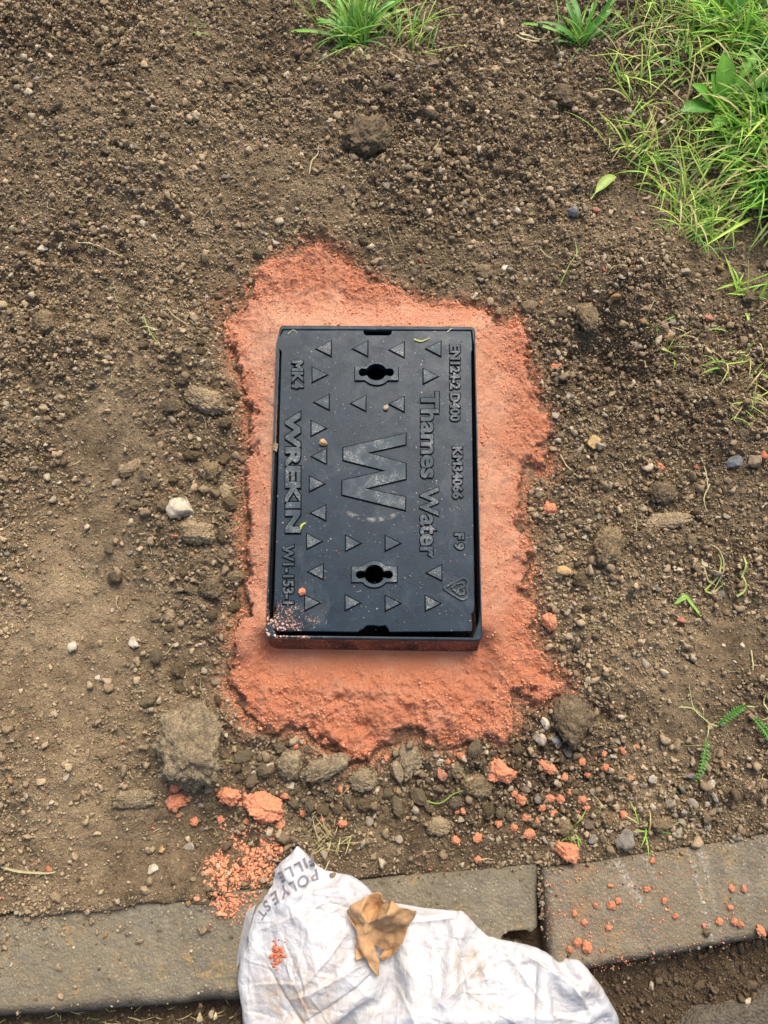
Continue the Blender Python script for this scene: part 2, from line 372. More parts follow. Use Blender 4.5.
def broad(x, y):
    h = 0.030 * blob(x, y, 110, 120, .26) + 0.018 * blob(x, y, 420, 60, .2) - 0.020 * blob(x, y, 235, 285, .075) + 0.014 * blob(x, y, 150, 360, .07)
    h = h - 0.028 * blob(x, y, 80, 480, .10) - 0.018 * blob(x, y, 40, 640, .12) - 0.016 * blob(x, y, 110, 590, .06) + 0.012 * blob(x, y, 150, 500, .05) + 0.012 * blob(x, y, 30, 350, .06)
    h = h + 0.030 * blob(x, y, 620, 285, .07) - 0.026 * blob(x, y, 600, 360, .055) + 0.012 * blob(x, y, 640, 560, .10) + 0.02 * blob(x, y, 740, 430, .1)
    h = h - 0.020 * blob(x, y, 430, 835, .10) - 0.018 * blob(x, y, 200, 860, .08) - 0.016 * blob(x, y, 560, 790, .07) + 0.012 * blob(x, y, 60, 800, .08) + 0.02 * blob(x, y, 700, 60, .2)
    return h
def density(x, y):
    """how crumbly the soil is, 0 = trodden smooth"""
    d = 0.85 + 0.9 * fbm(x, y, .16, 3, 5)
    for px, py, r, a in ((90, 440, .06, .9), (60, 640, .12, .95), (90, 540, .06, .8), (235, 275, .06, .7), (60, 820, .09, .7), (150, 890, .10, .7), (700, 720, .07, .4), (620, 640, .08, .35), (200, 660, .04, .3), (400, 840, .08, .35), (740, 640, .05, .8)):
        d = d - a * blob(x, y, px, py, r)
    return np.clip(d, 0.05, 1.2)
def tone_f(x, y):
    t = 0.40 + 0.24 * fbm(x, y, .12, 4, 9) + .22 * fbm(x, y, .03, 4, 12, .6)
    for px, py, r, a in ((60, 620, .15, .33), (120, 400, .07, .30), (30, 400, .06, .2), (190, 560, .07, .15), (60, 800, .08, .25), (640, 640, .12, .14), (590, 560, .06, .10), (190, 180, .22, .17), (420, 130, .2, .12), (660, 600, .09, .1),
                         (660, 800, .05, .15), (80, 470, .05, -.12), (620, 345, .06, -.18), (430, 850, .10, -.24), (190, 880, .08, -.18), (555, 780, .05, -.2), (740, 640, .05, -.25), (60, 30, .15, -.02), (520, 60, .15, .08), (560, 200, .12, .06), (250, 290, .05, -.10), (230, 600, .05, -.12), (560, 400, .05, -.12), (30, 280, .10, -.08)):
        t = t + a * blob(x, y, px, py, r)
    return np.clip(t, 0.02, 0.95)
def ground_h(x, y):
    x = np.asarray(x, float); y = np.asarray(y, float)
    d = density(x, y)
    h = broad(x, y)
    wx = x + 0.02 * fbm(x, y, .05, 3, 40); wy = y + 0.02 * fbm(x, y, .05, 3, 44)
    h = h + 0.017 * fbm(wx, wy, .10, 4, 2) + (0.003 + 0.007 * d) * fbm(wx, wy, .022, 4, 21, .6)
    ux = x + .006 * fbm(x, y, .009, 3, 60, .7); uy = y + .006 * fbm(x, y, .009, 3, 66, .7)
    h = h + d * (0.5 * bumps(ux, uy, .021, 1) * (0.4 + vnoise(x, y, .09, 3) > 0.35) + 0.6 * bumps(ux, uy, .012, 2) + 0.6 * bumps(ux, uy, .0075, 3)) + (.0012 + .002 * d) * fbm(x, y, .006, 3, 70, .7)
    # soil under the mortar is level
    s = poly_dist(x, y, SAND); m = sstep(-0.016, 0.012, s); h = h * (1 - m) - 0.006 * m
    # settle to the kerb and drop to the gutter behind it
    e = y - kerb_top_y(x) + 0.006 * fbm(x, y, .05, 3, 31)
    m = sstep(0.07, 0.0, e)
    over = np.where(x < -0.2, 0.010, 0.001) * np.exp(-(e / 0.03) ** 2)
    h = h * (1 - 0.75 * m) + (-0.004) * m + over
    eo = np.where(x < -.22, e + 0.018 * (0.5 + fbm(x, y, .06, 3, 77)), e)
    g = sstep(0.0, -0.008, eo)
    gut = -0.045 + 0.010 * fbm(x, y, .03, 4, 50) + 0.5 * bumps(x, y, .011, 6)
    h = h * (1 - g) + gut * g
    return h

# ------------------------------------------------------------------ the ground sheet
def axis(a, b, step, far):
    mid = np.arange(a, b, step); o = [];  d = step
    p = 0.0
    while p < far: d *= 1.35; p += d; o.append(p)
    o = np.array(o); return np.concatenate([a - o[::-1], mid, mid[-1] + o])
gx = axis(-.76, .76, .0018, 8); gy = axis(-.42, 1.30, .0018, 8)
X, Y = np.meshgrid(gx, gy, indexing='ij')
Z = ground_h(X, Y)
pf = poly_dist(X, Y, FR)
Z = np.where(pf > 0.006, -0.16, Z)
tone = np.clip(tone_f(X, Y) - .20 * np.clip(density(X, Y) - .35, 0, 1), 0, 1)
eg = Y - kerb_top_y(X); tone = np.where(eg < -0.05, np.clip(0.0 + 0.25 * fbm(X, Y, .05, 3, 60), 0, 1), tone)
sd_ = poly_dist(X, Y, SAND)
stain = np.clip(sstep(-0.03, 0.0, sd_) * 0.8 + 0.7 * blob(X, Y, 225, 300, .03) + 0.5 * blob(X, Y, 240, 870, .035), 0, 1)
stain = np.where(sd_ < -0.05, stain * 0.6, stain)
ground = mesh_np('ground', np.stack([X, Y, Z], -1).reshape(-1, 3), grid_faces(len(gx), len(gy)), M['soil'], attrs={'tone': tone, 'stain': stain})
tag(ground, kind='structure')

# ------------------------------------------------------------------ road corner
rp = [G2(690, 1040, -.04), G2(700, 1008, -.04), G2(735, 992, -.04), G2(775, 978, -.04)]
n = 160
uu = np.linspace(0, 1, n)
rx = np.linspace(.30, 4.5, 220) ; rx = .26 + (rx - .30) ** 1.0
rx = np.concatenate([np.linspace(.28, .9, 200), np.linspace(.95, 6, 12)])
ry = np.concatenate([np.linspace(-5, -.72, 12), np.linspace(-.70, 0.0, 220)])
RX, RY = np.meshgrid(rx, ry, indexing='ij')
edge = line_y((rp[1], rp[3]), RX) + 0.02 * fbm(RX, RY, .05, 3, 90)
RZ = -0.030 + 0.002 * fbm(RX, RY, .02, 3, 91) - sstep(-0.012, 0.012, RY - edge) * 0.03
RZ = RZ - 0.03 * sstep(.33, .30, RX + 0.03 * fbm(RX, RY, .06, 3, 93))
tag(mesh_np('road', np.stack([RX, RY, RZ], -1).reshape(-1, 3), grid_faces(len(rx), len(ry)), M['road']), kind='structure')

# ------------------------------------------------------------------ kerb stones
def kerb_stone(p_tl, p_tr, p_br, p_bl, label, orange=None, chip=None, seed=0, white=False, damp_w=0.010):
    """top face from 4 corners (soil side left/right, road side right/left); sides drop 0.12 m"""
    L = math.dist(p_tl, p_tr); nu = int(L / .003); nv = 46
    a = np.linspace(0, 1, nu); b = np.linspace(0, 1, nv)
    U, V = np.meshgrid(a, b, indexing='ij')
    wid = math.dist(p_tl, p_bl)
    tx = (p_tl[0] * (1 - U) + p_tr[0] * U) * (1 - V) + (p_bl[0] * (1 - U) + p_br[0] * U) * V
    ty = (p_tl[1] * (1 - U) + p_tr[1] * U) * (1 - V) + (p_bl[1] * (1 - U) + p_br[1] * U) * V
    dl = U * L; dr = (1 - U) * L; ds = V * wid; dk = (1 - V) * wid
    de = np.minimum(np.minimum(dl, dr), ds)
    z = 0.0015 * fbm(tx, ty, .06, 4, 100 + seed) + 0.0012 * fbm(tx, ty, .008, 3, 105 + seed)
    r = 0.006 + 0.006 * (0.5 + fbm(tx, ty, .03, 3, 110 + seed))
    z = z - (r - np.sqrt(np.maximum(0, r * r - np.maximum(0, r - de) ** 2)))
    rk = 0.012 + 0.008 * (0.5 + fbm(tx, ty, .04, 3, 120 + seed))
    z = z - 1.2 * (rk - np.sqrt(np.maximum(0, rk * rk - np.maximum(0, rk - dk) ** 2)))
    if chip is not None:
        for (cx, cy, rx_, ry_, dep) in chip:
            q = ((tx - cx) / rx_) ** 2 + ((ty - cy) / ry_) ** 2 + 0.5 * fbm(tx, ty, .015, 3, 130)
            z = z - dep * sstep(1.15, 0.75, q)
    if orange is None: og = np.zeros_like(tx)
    else:
        og = np.zeros_like(tx)
        for (px, py, rr, am) in orange: og += am * blob(tx, ty, px, py, rr)
        og = np.clip(og, 0, 1)
    wh = np.zeros_like(tx)
    if white:
        for (a1, b1, a2, b2, ww, am) in ((614, 855, 640, 900, .004, 1), (643, 853, 652, 872, .003, .9), (690, 850, 712, 940, .0025, .8), (700, 850, 722, 935, .002, .6), (698, 846, 704, 862, .005, .9), (612, 857, 622, 868, .006, .9)):
            (x1, y1), (x2, y2) = G2(a1, b1), G2(a2, b2)
            t = np.clip(((tx - x1) * (x2 - x1) + (ty - y1) * (y2 - y1)) / ((x2 - x1) ** 2 + (y2 - y1) ** 2), 0, 1)
            wh = np.maximum(wh, am * np.exp(-((tx - x1 - t * (x2 - x1)) ** 2 + (ty - y1 - t * (y2 - y1)) ** 2) / ww ** 2))
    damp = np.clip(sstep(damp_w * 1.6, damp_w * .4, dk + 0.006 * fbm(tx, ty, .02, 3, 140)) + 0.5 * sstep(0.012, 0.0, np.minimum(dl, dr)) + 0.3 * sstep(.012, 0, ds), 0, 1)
    top = np.stack([tx, ty, z], -1).reshape(-1, 3)
    Fc = [grid_faces(nu, nv)[:, ::-1]]
    # skirts
    idx = np.arange(nu * nv).reshape(nu, nv)
    ring = np.concatenate([idx[:, 0], idx[-1, 1:], idx[-2::-1, -1], idx[0, -2:0:-1]])
    low = top[ring].copy(); low[:, 2] = -0.14; nb = len(top)
    k = np.arange(len(ring)); k2 = (k + 1) % len(ring)
    Fc.append(np.stack([ring[k], nb + k, nb + k2, ring[k2]], 1)[:, ::-1])
    V_ = np.concatenate([top, low])
    def ext(v, d): return np.concatenate([v.ravel(), np.full(len(ring), d)])
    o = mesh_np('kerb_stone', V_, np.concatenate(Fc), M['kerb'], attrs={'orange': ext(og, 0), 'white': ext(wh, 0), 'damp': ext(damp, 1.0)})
    return tag(o, label, 'kerb stone', 'kerb stones along the bottom')
def off(p, dx): return (p[0] + dx, p[1])
def kz(px, py): return G2(px, py, 0)
XL = -1.30
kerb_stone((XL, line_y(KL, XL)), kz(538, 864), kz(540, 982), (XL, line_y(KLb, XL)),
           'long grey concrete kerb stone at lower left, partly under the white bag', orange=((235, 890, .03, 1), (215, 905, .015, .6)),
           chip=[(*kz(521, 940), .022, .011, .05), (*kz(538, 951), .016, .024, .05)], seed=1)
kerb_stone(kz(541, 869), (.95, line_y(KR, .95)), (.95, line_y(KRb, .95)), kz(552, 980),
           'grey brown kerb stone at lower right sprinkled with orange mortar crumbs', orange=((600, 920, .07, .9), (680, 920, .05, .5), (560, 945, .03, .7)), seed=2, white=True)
kerb_stone((XL - .93, line_y(KL, XL - .93)), (XL - .01, line_y(KL, XL - .01)), (XL - .01, line_y(KLb, XL - .01)), (XL - .93, line_y(KLb, XL - .93)), 'grey kerb stone beyond the long left kerb stone', seed=3)
kerb_stone((.96, line_y(KR, .96)), (1.88, line_y(KR, 1.88)), (1.88, line_y(KRb, 1.88)), (.96, line_y(KRb, .96)), 'grey kerb stone beyond the crumb sprinkled right kerb stone', seed=4)

# ------------------------------------------------------------------ orange mortar bed
SC_PX = FR
def sand_h(x, y, s=None):
    if s is None: s = poly_dist(x, y, SAND)
    f = -poly_dist(x, y, FR)                                   # distance outwards from the frame
    yb = FR[3][1]; 
    top = 0.0285 - 0.42 * np.clip(f - .004, 0, .045)
    low = -0.008 + 0.016 * sstep(0.016, 0.08, f)
    m = sstep(yb + 0.02, yb - 0.012, y) * sstep(FR[3][0] - .035, FR[3][0] - .002, x) * sstep(FR[2][0] + .035, FR[2][0] + .002, x)
    h = top * (1 - m) + low * m
    h = np.maximum(h, -0.010)
    edge = sstep(0.0, 0.016, s)
    rough = 0.34 + 0.5 * sstep(0.025, 0.09, f) + 0.3 * m
    h = h + rough * (0.009 * fbm(x, y, .045, 4, 200) + 0.009 * fbm(x, y, .016, 5, 210, .65) + 0.15 * bumps(x, y, .009, 8) + .2 * bumps(x, y, .005, 9))
    h = h + 0.010 * blob(x, y, 480, 655, .02) + .008 * blob(x, y, 320, 262, .05) + .012 * blob(x, y, 250, 640, .03)
    h = h * edge ** .6 + (1 - edge) * -0.005
    return h
x0 = min(p[0] for p in SAND) - .03; x1 = max(p[0] for p in SAND) + .03; y0 = min(p[1] for p in SAND) - .03; y1 = max(p[1] for p in SAND) + .03
ax = np.arange(x0, x1, .0014); ay = np.arange(y0, y1, .0014)
SX, SY = np.meshgrid(ax, ay, indexing='ij')
s = poly_dist(SX, SY, SAND) + 0.022 * fbm(SX, SY, .03, 5, 220, .62)
SZ = sand_h(SX, SY, s)
gh = ground_h(SX, SY)
SZ = np.where(s > 0.006, np.maximum(SZ, gh + 0.002 * sstep(0.006, .012, s)), SZ)
dry = 0.35 + 0.4 * sstep(0.09, 0.0, -poly_dist(SX, SY, FR)) * sstep(FR[3][1] - .0, FR[3][1] + .12, SY) + .35 * blob(SX, SY, 270, 330, .09) - .25 * sstep(FR[3][1] + .02, FR[3][1] - .02, SY)
keep = (s > -0.002) & (poly_dist(SX, SY, FR) < 0.0018)
fc = grid_faces(len(ax), len(ay)); kp = keep.ravel()[fc].all(1); fc = fc[kp]
used = np.unique(fc); rem = np.zeros(SX.size, int); rem[used] = np.arange(len(used))
SV = np.stack([SX, SY, SZ], -1).reshape(-1, 3)[used]
sand = mesh_np('mortar_bed', SV, rem[fc], M['sand'], attrs={'dry': np.clip(dry, 0, 1).ravel()[used], 'edge': sstep(.024, .002, s).ravel()[used]})
tag(sand, 'rough bed of orange mortar spread around the black cover', 'mortar')
def surf_h(x, y):
    s = poly_dist(x, y, SAND) + 0.022 * fbm(x, y, .03, 5, 220, .62)
    g = ground_h(x, y)
    return np.where(s > 0.006, np.maximum(g, sand_h(x, y, s)), g)
def kerb_mask(x, y): return (y < kerb_top_y(x) - .002) & (y > kerb_bot_y(x))
def full_h(x, y):
    return np.where(kerb_mask(np.asarray(x), np.asarray(y)), np.maximum(0.0, ground_h(x, y)), surf_h(x, y))

# ------------------------------------------------------------------ the cover: frame + lid
def curve_mesh(name, splines, z0, z1, mat, parent, bevel=0.0, origin=CEN):
    """flat outline(s) with holes, extruded between z0 and z1"""
    cu = bpy.data.curves.new('tmp', 'CURVE'); cu.dimensions = '2D'; cu.fill_mode = 'BOTH'
    cu.extrude = (z1 - z0) / 2 - bevel; cu.bevel_depth = bevel; cu.bevel_resolution = 1; cu.offset = -bevel
    for pts in splines:
        sp = cu.splines.new('POLY'); sp.points.add(len(pts) - 1); sp.use_cyclic_u = True
        for q, p in zip(sp.points, pts): q.co = (p[0] - origin[0], p[1] - origin[1], 0, 1)
    return bake(cu, name, (z0 + z1) / 2, mat, parent)
def bake(cu, name, z, mat, parent):
    t = bpy.data.objects.new('tmp', cu); COL.objects.link(t)
    dg = bpy.context.evaluated_depsgraph_get(); me = bpy.data.meshes.new_from_object(t.evaluated_get(dg))
    bpy.data.objects.remove(t); bpy.data.curves.remove(cu)
    me.transform(Matrix.Translation((0, 0, z))); me.name = name
    return link(name, me, mat, parent)
def join_into(name, objs, mat, parent):
    bm = bmesh.new()
    for o in objs: bm.from_mesh(o.data)
    for o in objs:
        d = o.data; bpy.data.objects.remove(o); bpy.data.meshes.remove(d)
    me = bpy.data.meshes.new(name); bm.to_mesh(me); bm.free()
    return link(name, me, mat, parent)
def shade_outlined(splines, z1, w_=.0016):
    """a raised figure with a thin dark flange that paints a shade outline round its foot, one mesh"""
    a = curve_mesh('t', splines, -0.0006, z1, M['stud'], None, bevel=0.0003)
    cu = bpy.data.curves.new('tmp', 'CURVE'); cu.dimensions = '2D'; cu.fill_mode = 'BOTH'; cu.extrude = .0005; cu.offset = w_
    for pts in splines[:1]:
        sp = cu.splines.new('POLY'); sp.points.add(len(pts) - 1); sp.use_cyclic_u = True
        for q, p in zip(sp.points, pts): q.co = (p[0] - CEN[0], p[1] - CEN[1], 0, 1)
    if len(splines) > 1:
        sp = cu.splines.new('POLY'); sp.points.add(len(splines[1]) - 1); sp.use_cyclic_u = True
        for q, p in zip(sp.points, splines[1]): q.co = (p[0] - CEN[0], p[1] - CEN[1], 0, 1)
    b = bake(cu, 't', -.0003, M['side'], None)
    return two(a, b)
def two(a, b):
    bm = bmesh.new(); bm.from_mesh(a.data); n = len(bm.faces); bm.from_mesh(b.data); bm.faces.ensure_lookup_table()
    for i, f in enumerate(bm.faces): f.material_index = 1 if i >= n else (1 if abs(f.normal.z) < .3 else 0)  # flange and side walls get the painted shade colour
    me = bpy.data.meshes.new('t'); bm.to_mesh(me); bm.free(); me.materials.append(M['stud']); me.materials.append(M['side'])
    for o in (a, b): bpy.data.objects.remove(o)
    return link('t', me)
def rounded(corners, r, n=6):
    out = []; m = len(corners)
    for i in range(m):
        p = Vector(corners[i]); a = Vector(corners[i - 1]); b = Vector(corners[(i + 1) % m])
        da = (a - p).normalized(); db = (b - p).normalized()
        for k in range(n + 1):
            t = k / n; q = (p + da * r) * (1 - t) ** 2 + p * 2 * t * (1 - t) + (p + db * r) * t * t
            out.append((q.x, q.y))
    return out
cover = empty('surface_box_cover', (CEN[0], CEN[1], ZT))
tag(cover, 'black rectangular water meter cover set in orange mortar', 'cover')
# all parts below are modelled about the cover's own origin, z = 0 at the lid surface
inner = [Lp(*p) for p in ((283, 329.5), (471.5, 330.3), (472.5, 340), (474.0, 350), (479, 560), (480.0, 607), (478.5, 622), (473, 637.3), (276, 635.3), (269.0, 620), (268.6, 607), (277.2, 345), (279, 336))]
frame = curve_mesh('frame', [rounded(FR, .008), inner], -0.012, 0.0, M['rim'], cover, bevel=0.0016)
lid_out = [Lp(*p) for p in ((283.6, 330), (363.5, 330.2), (363.8, 333.5), (366, 335), (389, 335), (391.3, 333.5), (391.5, 330.4), (471.0, 330.9), (472, 340), (472.3, 349), (471.4, 352),
                            (474.0, 560), (474.5, 607), (474, 611), (471.6, 614), (472.5, 622), (472.3, 631.2), (389, 632), (388.3, 629), (385.5, 625.3), (379, 626.2), (373, 625.2), (366.5, 625.6), (364, 628), (357, 632.0), (277, 630.8),
                            (269.7, 625), (269.5, 619.5), (272.3, 618), (276, 614), (276.5, 609), (274, 605), (273.9, 601), (281.3, 352), (277.9, 346), (279.5, 336.5))]
def circ(cx, cy, rx_, ry_, n=28, a0=0, a1=360): return [(cx + rx_ * math.cos(math.radians(a0 + (a1 - a0) * k / n)), cy + ry_ * math.sin(math.radians(a0 + (a1 - a0) * k / n))) for k in range(n + (a1 - a0 != 360))]
def hole_px(cx, cy, r, ry, lo, lr):
    out = []
    a = math.degrees(math.asin(lr * .8 / ry))
    out += circ(cx, cy, r, ry, 12, 180 + a, 360 - a)            # top arc (image coordinates)
    out += circ(cx + lo, cy + .3, lr, lr, 8, -100, 100)
    out += circ(cx, cy, r, ry, 12, a, 180 - a)
    out += circ(cx - lo, cy + .3, lr, lr, 8, 80, 280)
    return out
def rim_px(cx, cy, hx, hy, r, ry):
    a = math.degrees(math.asin(hy / ry))
    return [(cx - hx, cy - hy)] + circ(cx, cy, r, ry, 12, 180 + a, 360 - a) + [(cx + hx, cy - hy), (cx + hx, cy + hy)] + circ(cx, cy, r, ry, 12, a, 180 - a) + [(cx - hx, cy + hy)]
holes = [hole_px(376.3, 372.8, 10.3, 8.2, 13.8, 3.9), hole_px(374.4, 574.8, 10.2, 9.6, 14.6, 4.0)]
lid = curve_mesh('lid', [lid_out] + [[Lp(*p) for p in h] for h in holes], -0.014, -0.0004, M['lid'], cover, bevel=0.0008)
rims = [rim_px(376.6, 374.2, 21.5, 6.8, 14, 11.5), rim_px(374.3, 574.6, 22.6, 7.8, 14.5, 13.2)]
for h, r_ in zip(holes, rims):
    kh = shade_outlined([[Lp(*p) for p in r_], [Lp(*p) for p in h]], 0.0028, .0011); kh.name = 'keyhole'; kh.parent = lid
TRI = [(324, 349, -1), (360.6, 349, -1), (397, 350, -1), (433.7, 349, -1), (319.4, 375, 1), (430.3, 376.5, 1), (322, 402.5, -1), (358.7, 403.7, -1), (396.9, 404.4, -1), (318.4, 428.4, 1),
       (319.4, 456.6, -1), (316.7, 484, 1), (318.6, 513, -1), (314, 541.5, 1), (316, 571.8, -1), (312, 603, 1), (352.8, 543.4, 1), (392.5, 543.4, 1), (352.5, 602.8, 1), (392.5, 603.4, 1), (434.4, 573, -1), (432.5, 603.4, 1)]
tr = [shade_outlined([[Lp(x - d * 6.8, y - 7.2), Lp(x + d * 7.2, y), Lp(x - d * 6.8, y + 7.2)]], 0.0020) for x, y, d in TRI]
for t_ in tr: t_.name = 'raised_triangle'; t_.parent = lid
WP = [(645, 118), (645, 212), (322, 282), (645, 375), (645, 505), (300, 588), (640, 660), (640, 770), (105, 640), (105, 520), (475, 435), (115, 345), (115, 240)]
em = shade_outlined([[Lp(330 + a / 8.53, 420 + b / 8.53) for a, b in WP]], 0.0022); em.name = 'raised_emblem'; em.parent = lid
def letters1(txt, xa, xb, ya, yb, boldness, h=0.002, ext=None):
    """text that reads downwards: its baseline is at px xa, its cap line at px xb, it runs from py ya to yb"""
    cu = bpy.data.curves.new('tmp', 'FONT'); cu.body = txt; cu.size = 1; cu.offset = boldness; cu.extrude = 0.5; cu.resolution_u = 4
    t = bpy.data.objects.new('tmp', cu); COL.objects.link(t)
    dg = bpy.context.evaluated_depsgraph_get(); me = bpy.data.meshes.new_from_object(t.evaluated_get(dg))
    bpy.data.objects.remove(t); bpy.data.curves.remove(cu)
    co = np.zeros(len(me.vertices) * 3); me.vertices.foreach_get('co', co); co = co.reshape(-1, 3)
    mn, mx = (co.min(0), co.max(0)) if ext is None else ext; EXT['e'] = (mn, mx); u = (co[:, 0] - mn[0]) / (mx[0] - mn[0]); cap = CAPH.setdefault(txt, 0.73 + boldness)
    v = co[:, 1] / cap
    px = xa + (xb - xa) * v; py = ya + (yb - ya) * u
    x, y = G(px, py, ZT); z = np.where(co[:, 2] > 0, h, -0.0008)
    me.vertices.foreach_set('co', np.stack([x - CEN[0], y - CEN[1], z], -1).ravel()); me.update()
    # mirror-safe normals
    bm = bmesh.new(); bm.from_mesh(me); bmesh.ops.recalc_face_normals(bm, faces=bm.faces); bm.to_mesh(me); bm.free()
    return link('t', me)
EXT = {}; CAPH = {}
def letters(txt, xa, xb, ya, yb, boldness, h=0.002):
    a = letters1(txt, xa, xb, ya, yb, boldness, h); shade_w = .95 / (abs(xb - xa) / .76)  # wider dark copy below paints a shade outline round the letters
    b = letters1(txt, xa, xb, ya, yb, boldness + shade_w, .0003, EXT['e']); a.data.materials.clear(); return two(a, b)
lt = [letters('Thames', 421.5, 440, 392, 478.5, .030, .0022), letters('Water', 421, 439.5, 487.5, 557, .030, .0022),
      letters('EN124-2 D400', 450.5, 460.5, 345, 421.5, .035), letters('KM34066', 453, 463, 447, 499, .035), letters('F 9', 455, 464.5, 533.5, 550, .04),
      letters('WREKIN', 286.5, 301.5, 412, 533, .050, .0024), letters('MK4', 292.5, 304, 361, 389, .045), letters('W1-153-1', 283.5, 294.5, 545, 604, .030)]
for t_ in lt: t_.name = 'raised_lettering'; t_.parent = lid
def paint_shade_sides(o):  # side walls coloured near-black as painted shade
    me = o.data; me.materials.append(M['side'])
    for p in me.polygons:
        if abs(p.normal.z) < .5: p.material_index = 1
def stroke(pts, w_, z0, z1):
    P = [Vector(Lp(*p)) for p in pts]; Lf, Rt = [], []
    for i, p in enumerate(P):
        a = P[max(0, i - 1)]; b = P[min(len(P) - 1, i + 1)]; d = (b - a).normalized(); nn = Vector((-d.y, d.x)) * w_
        Lf.append(tuple(p + nn)); Rt.append(tuple(p - nn))
    return curve_mesh('t', [Lf + Rt[::-1]], z0, z1, M['stud'], lid)
hp = lambda a, b: (400 + a / 5.54, 480 + b / 5.54)
km = [[hp(240, 600), hp(290, 573), hp(338, 547), hp(352, 543), hp(370, 552), hp(377, 572), hp(368, 600)], [hp(240, 600), hp(288, 632), hp(334, 660), hp(350, 663), hp(369, 652), hp(376, 630), hp(368, 602)],
      [hp(285, 597), hp(305, 578), hp(330, 572), hp(352, 570), hp(355, 590), hp(340, 598), hp(325, 602), hp(318, 620), hp(330, 636), hp(352, 632), hp(356, 615), hp(345, 606)], [hp(290, 605), hp(310, 618), hp(318, 630)]]
join_into('kitemark', [stroke(p, .0011, -0.0006, 0.002) for p in km], M['stud'], lid)
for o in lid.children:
    if len(o.data.materials) < 2: paint_shade_sides(o)
# walls of the box below the rim, open in the middle; the front leans outwards
def ringpts(ins, fy, z):
    q = []
    for (px_, py_), sx, sy in zip(FR, (1, -1, -1, 1), (-1, -1, 1, 1)):
        yy = py_ + sy * ins
        if sy > 0: yy = py_ + ins - fy
        q.append((px_ + sx * ins - CEN[0], yy - CEN[1], z))
    return q
outer_t = ringpts(.0022, 0.001, -.0118); outer_m = ringpts(.003, .017, -.046); outer_b = ringpts(.002, .018, -.10)
in_t = ringpts(.0036, 0, -.0122); in_b = ringpts(.0040, 0, -.10)
bm = bmesh.new(); loops = [[bm.verts.new(v) for v in L_] for L_ in (in_b, in_t, outer_t, outer_m, outer_b)]
for a, b in zip(loops[:-1], loops[1:]):
    for i in range(4): bm.faces.new((a[i], a[(i + 1) % 4], b[(i + 1) % 4], b[i]))
bmesh.ops.recalc_face_normals(bm, faces=bm.faces); me = bpy.data.meshes.new('box_wall'); bm.to_mesh(me); bm.free()
bw = link('box_wall', me, M['wall'], cover); me.materials.append(M['black'])
for p in me.polygons:
    if p.index < 8: p.material_index = 1
bm = bmesh.new(); bm.faces.new([bm.verts.new((v[0], v[1], -.085)) for v in ringpts(.012, 0, 0)]); me = bpy.data.meshes.new('chamber_floor'); bm.to_mesh(me); bm.free()
link('chamber_floor', me, M['black'], cover)

# ------------------------------------------------------------------ stones, clods, crumbs
def ico(sub):
    bm = bmesh.new(); bmesh.ops.create_icosphere(bm, subdivisions=sub, radius=1)
    V = np.array([v.co[:] for v in bm.verts]); Fc = np.array([[v.index for v in f.verts] for f in bm.faces]); bm.free(); return V, Fc
ICO = {k: ico(k) for k in (1, 2, 3, 4, 5)}
def rock(seed, sub=3, cuts=7, rough=0.12, sc=(1, .85, .65), crumbly=0, dlo=.55, dhi=.85):
    rs = np.random.RandomState(seed); V, Fc = ICO[sub]; V = V.copy()
    for k in range(cuts):
        nn = rs.randn(3); nn /= np.linalg.norm(nn); d = rs.uniform(dlo, dhi)
        V -= np.outer(np.maximum(0, V @ nn - d), nn)
    o = Vector(rs.rand(3) * 50)
    disp = np.array([mnoise.fractal(Vector(v) * 1.6 + o, 0.9, 2.1, 3 + crumbly) for v in V])
    V = V * (1 + rough * disp[:, None])
    if crumbly:
        d2 = np.array([mnoise.voronoi(Vector(v) * (2.6 + crumbly) + o)[0][0] for v in V])
        d3 = np.array([mnoise.voronoi(Vector(v) * (7 + crumbly) + o)[0][0] for v in V])
        V = V * (1 - 0.20 * (d2[:, None] - .3) - 0.20 * (d3[:, None] - .3))
    return V * np.array(sc), Fc
def stone_obj(name, px, py, rx_, ry_, rot, mat, label, cat, seed, sub=4, cuts=6, rough=.14, flat=.6, crumbly=0, sink=.25, group=None, z=None):
    """rx_, ry_ : half sizes in metres"""
    x, y = G2(px, py, 0.005)
    V, Fc = rock(seed, sub, cuts, rough, (1, 1, 1), crumbly, *((.55, .85) if crumbly else (.42, .8)))
    V = V * np.array([rx_, ry_, min(rx_, ry_) * flat * 1.15])
    me_o = mesh_np(name, V, Fc, mat); me_o.rotation_euler = (0, 0, math.radians(rot))
    zz = (float(full_h(np.array([x]), np.array([y]))[0]) if z is None else z) + min(rx_, ry_) * flat * (1 - 2 * sink) * .9
    me_o.location = (x, y, zz)
    tag(me_o, label, cat, group); PLACED.append((x, y, max(rx_, ry_))); return me_o
PLACED = []
K = 0.00139     # metres per pixel near the middle of the photo
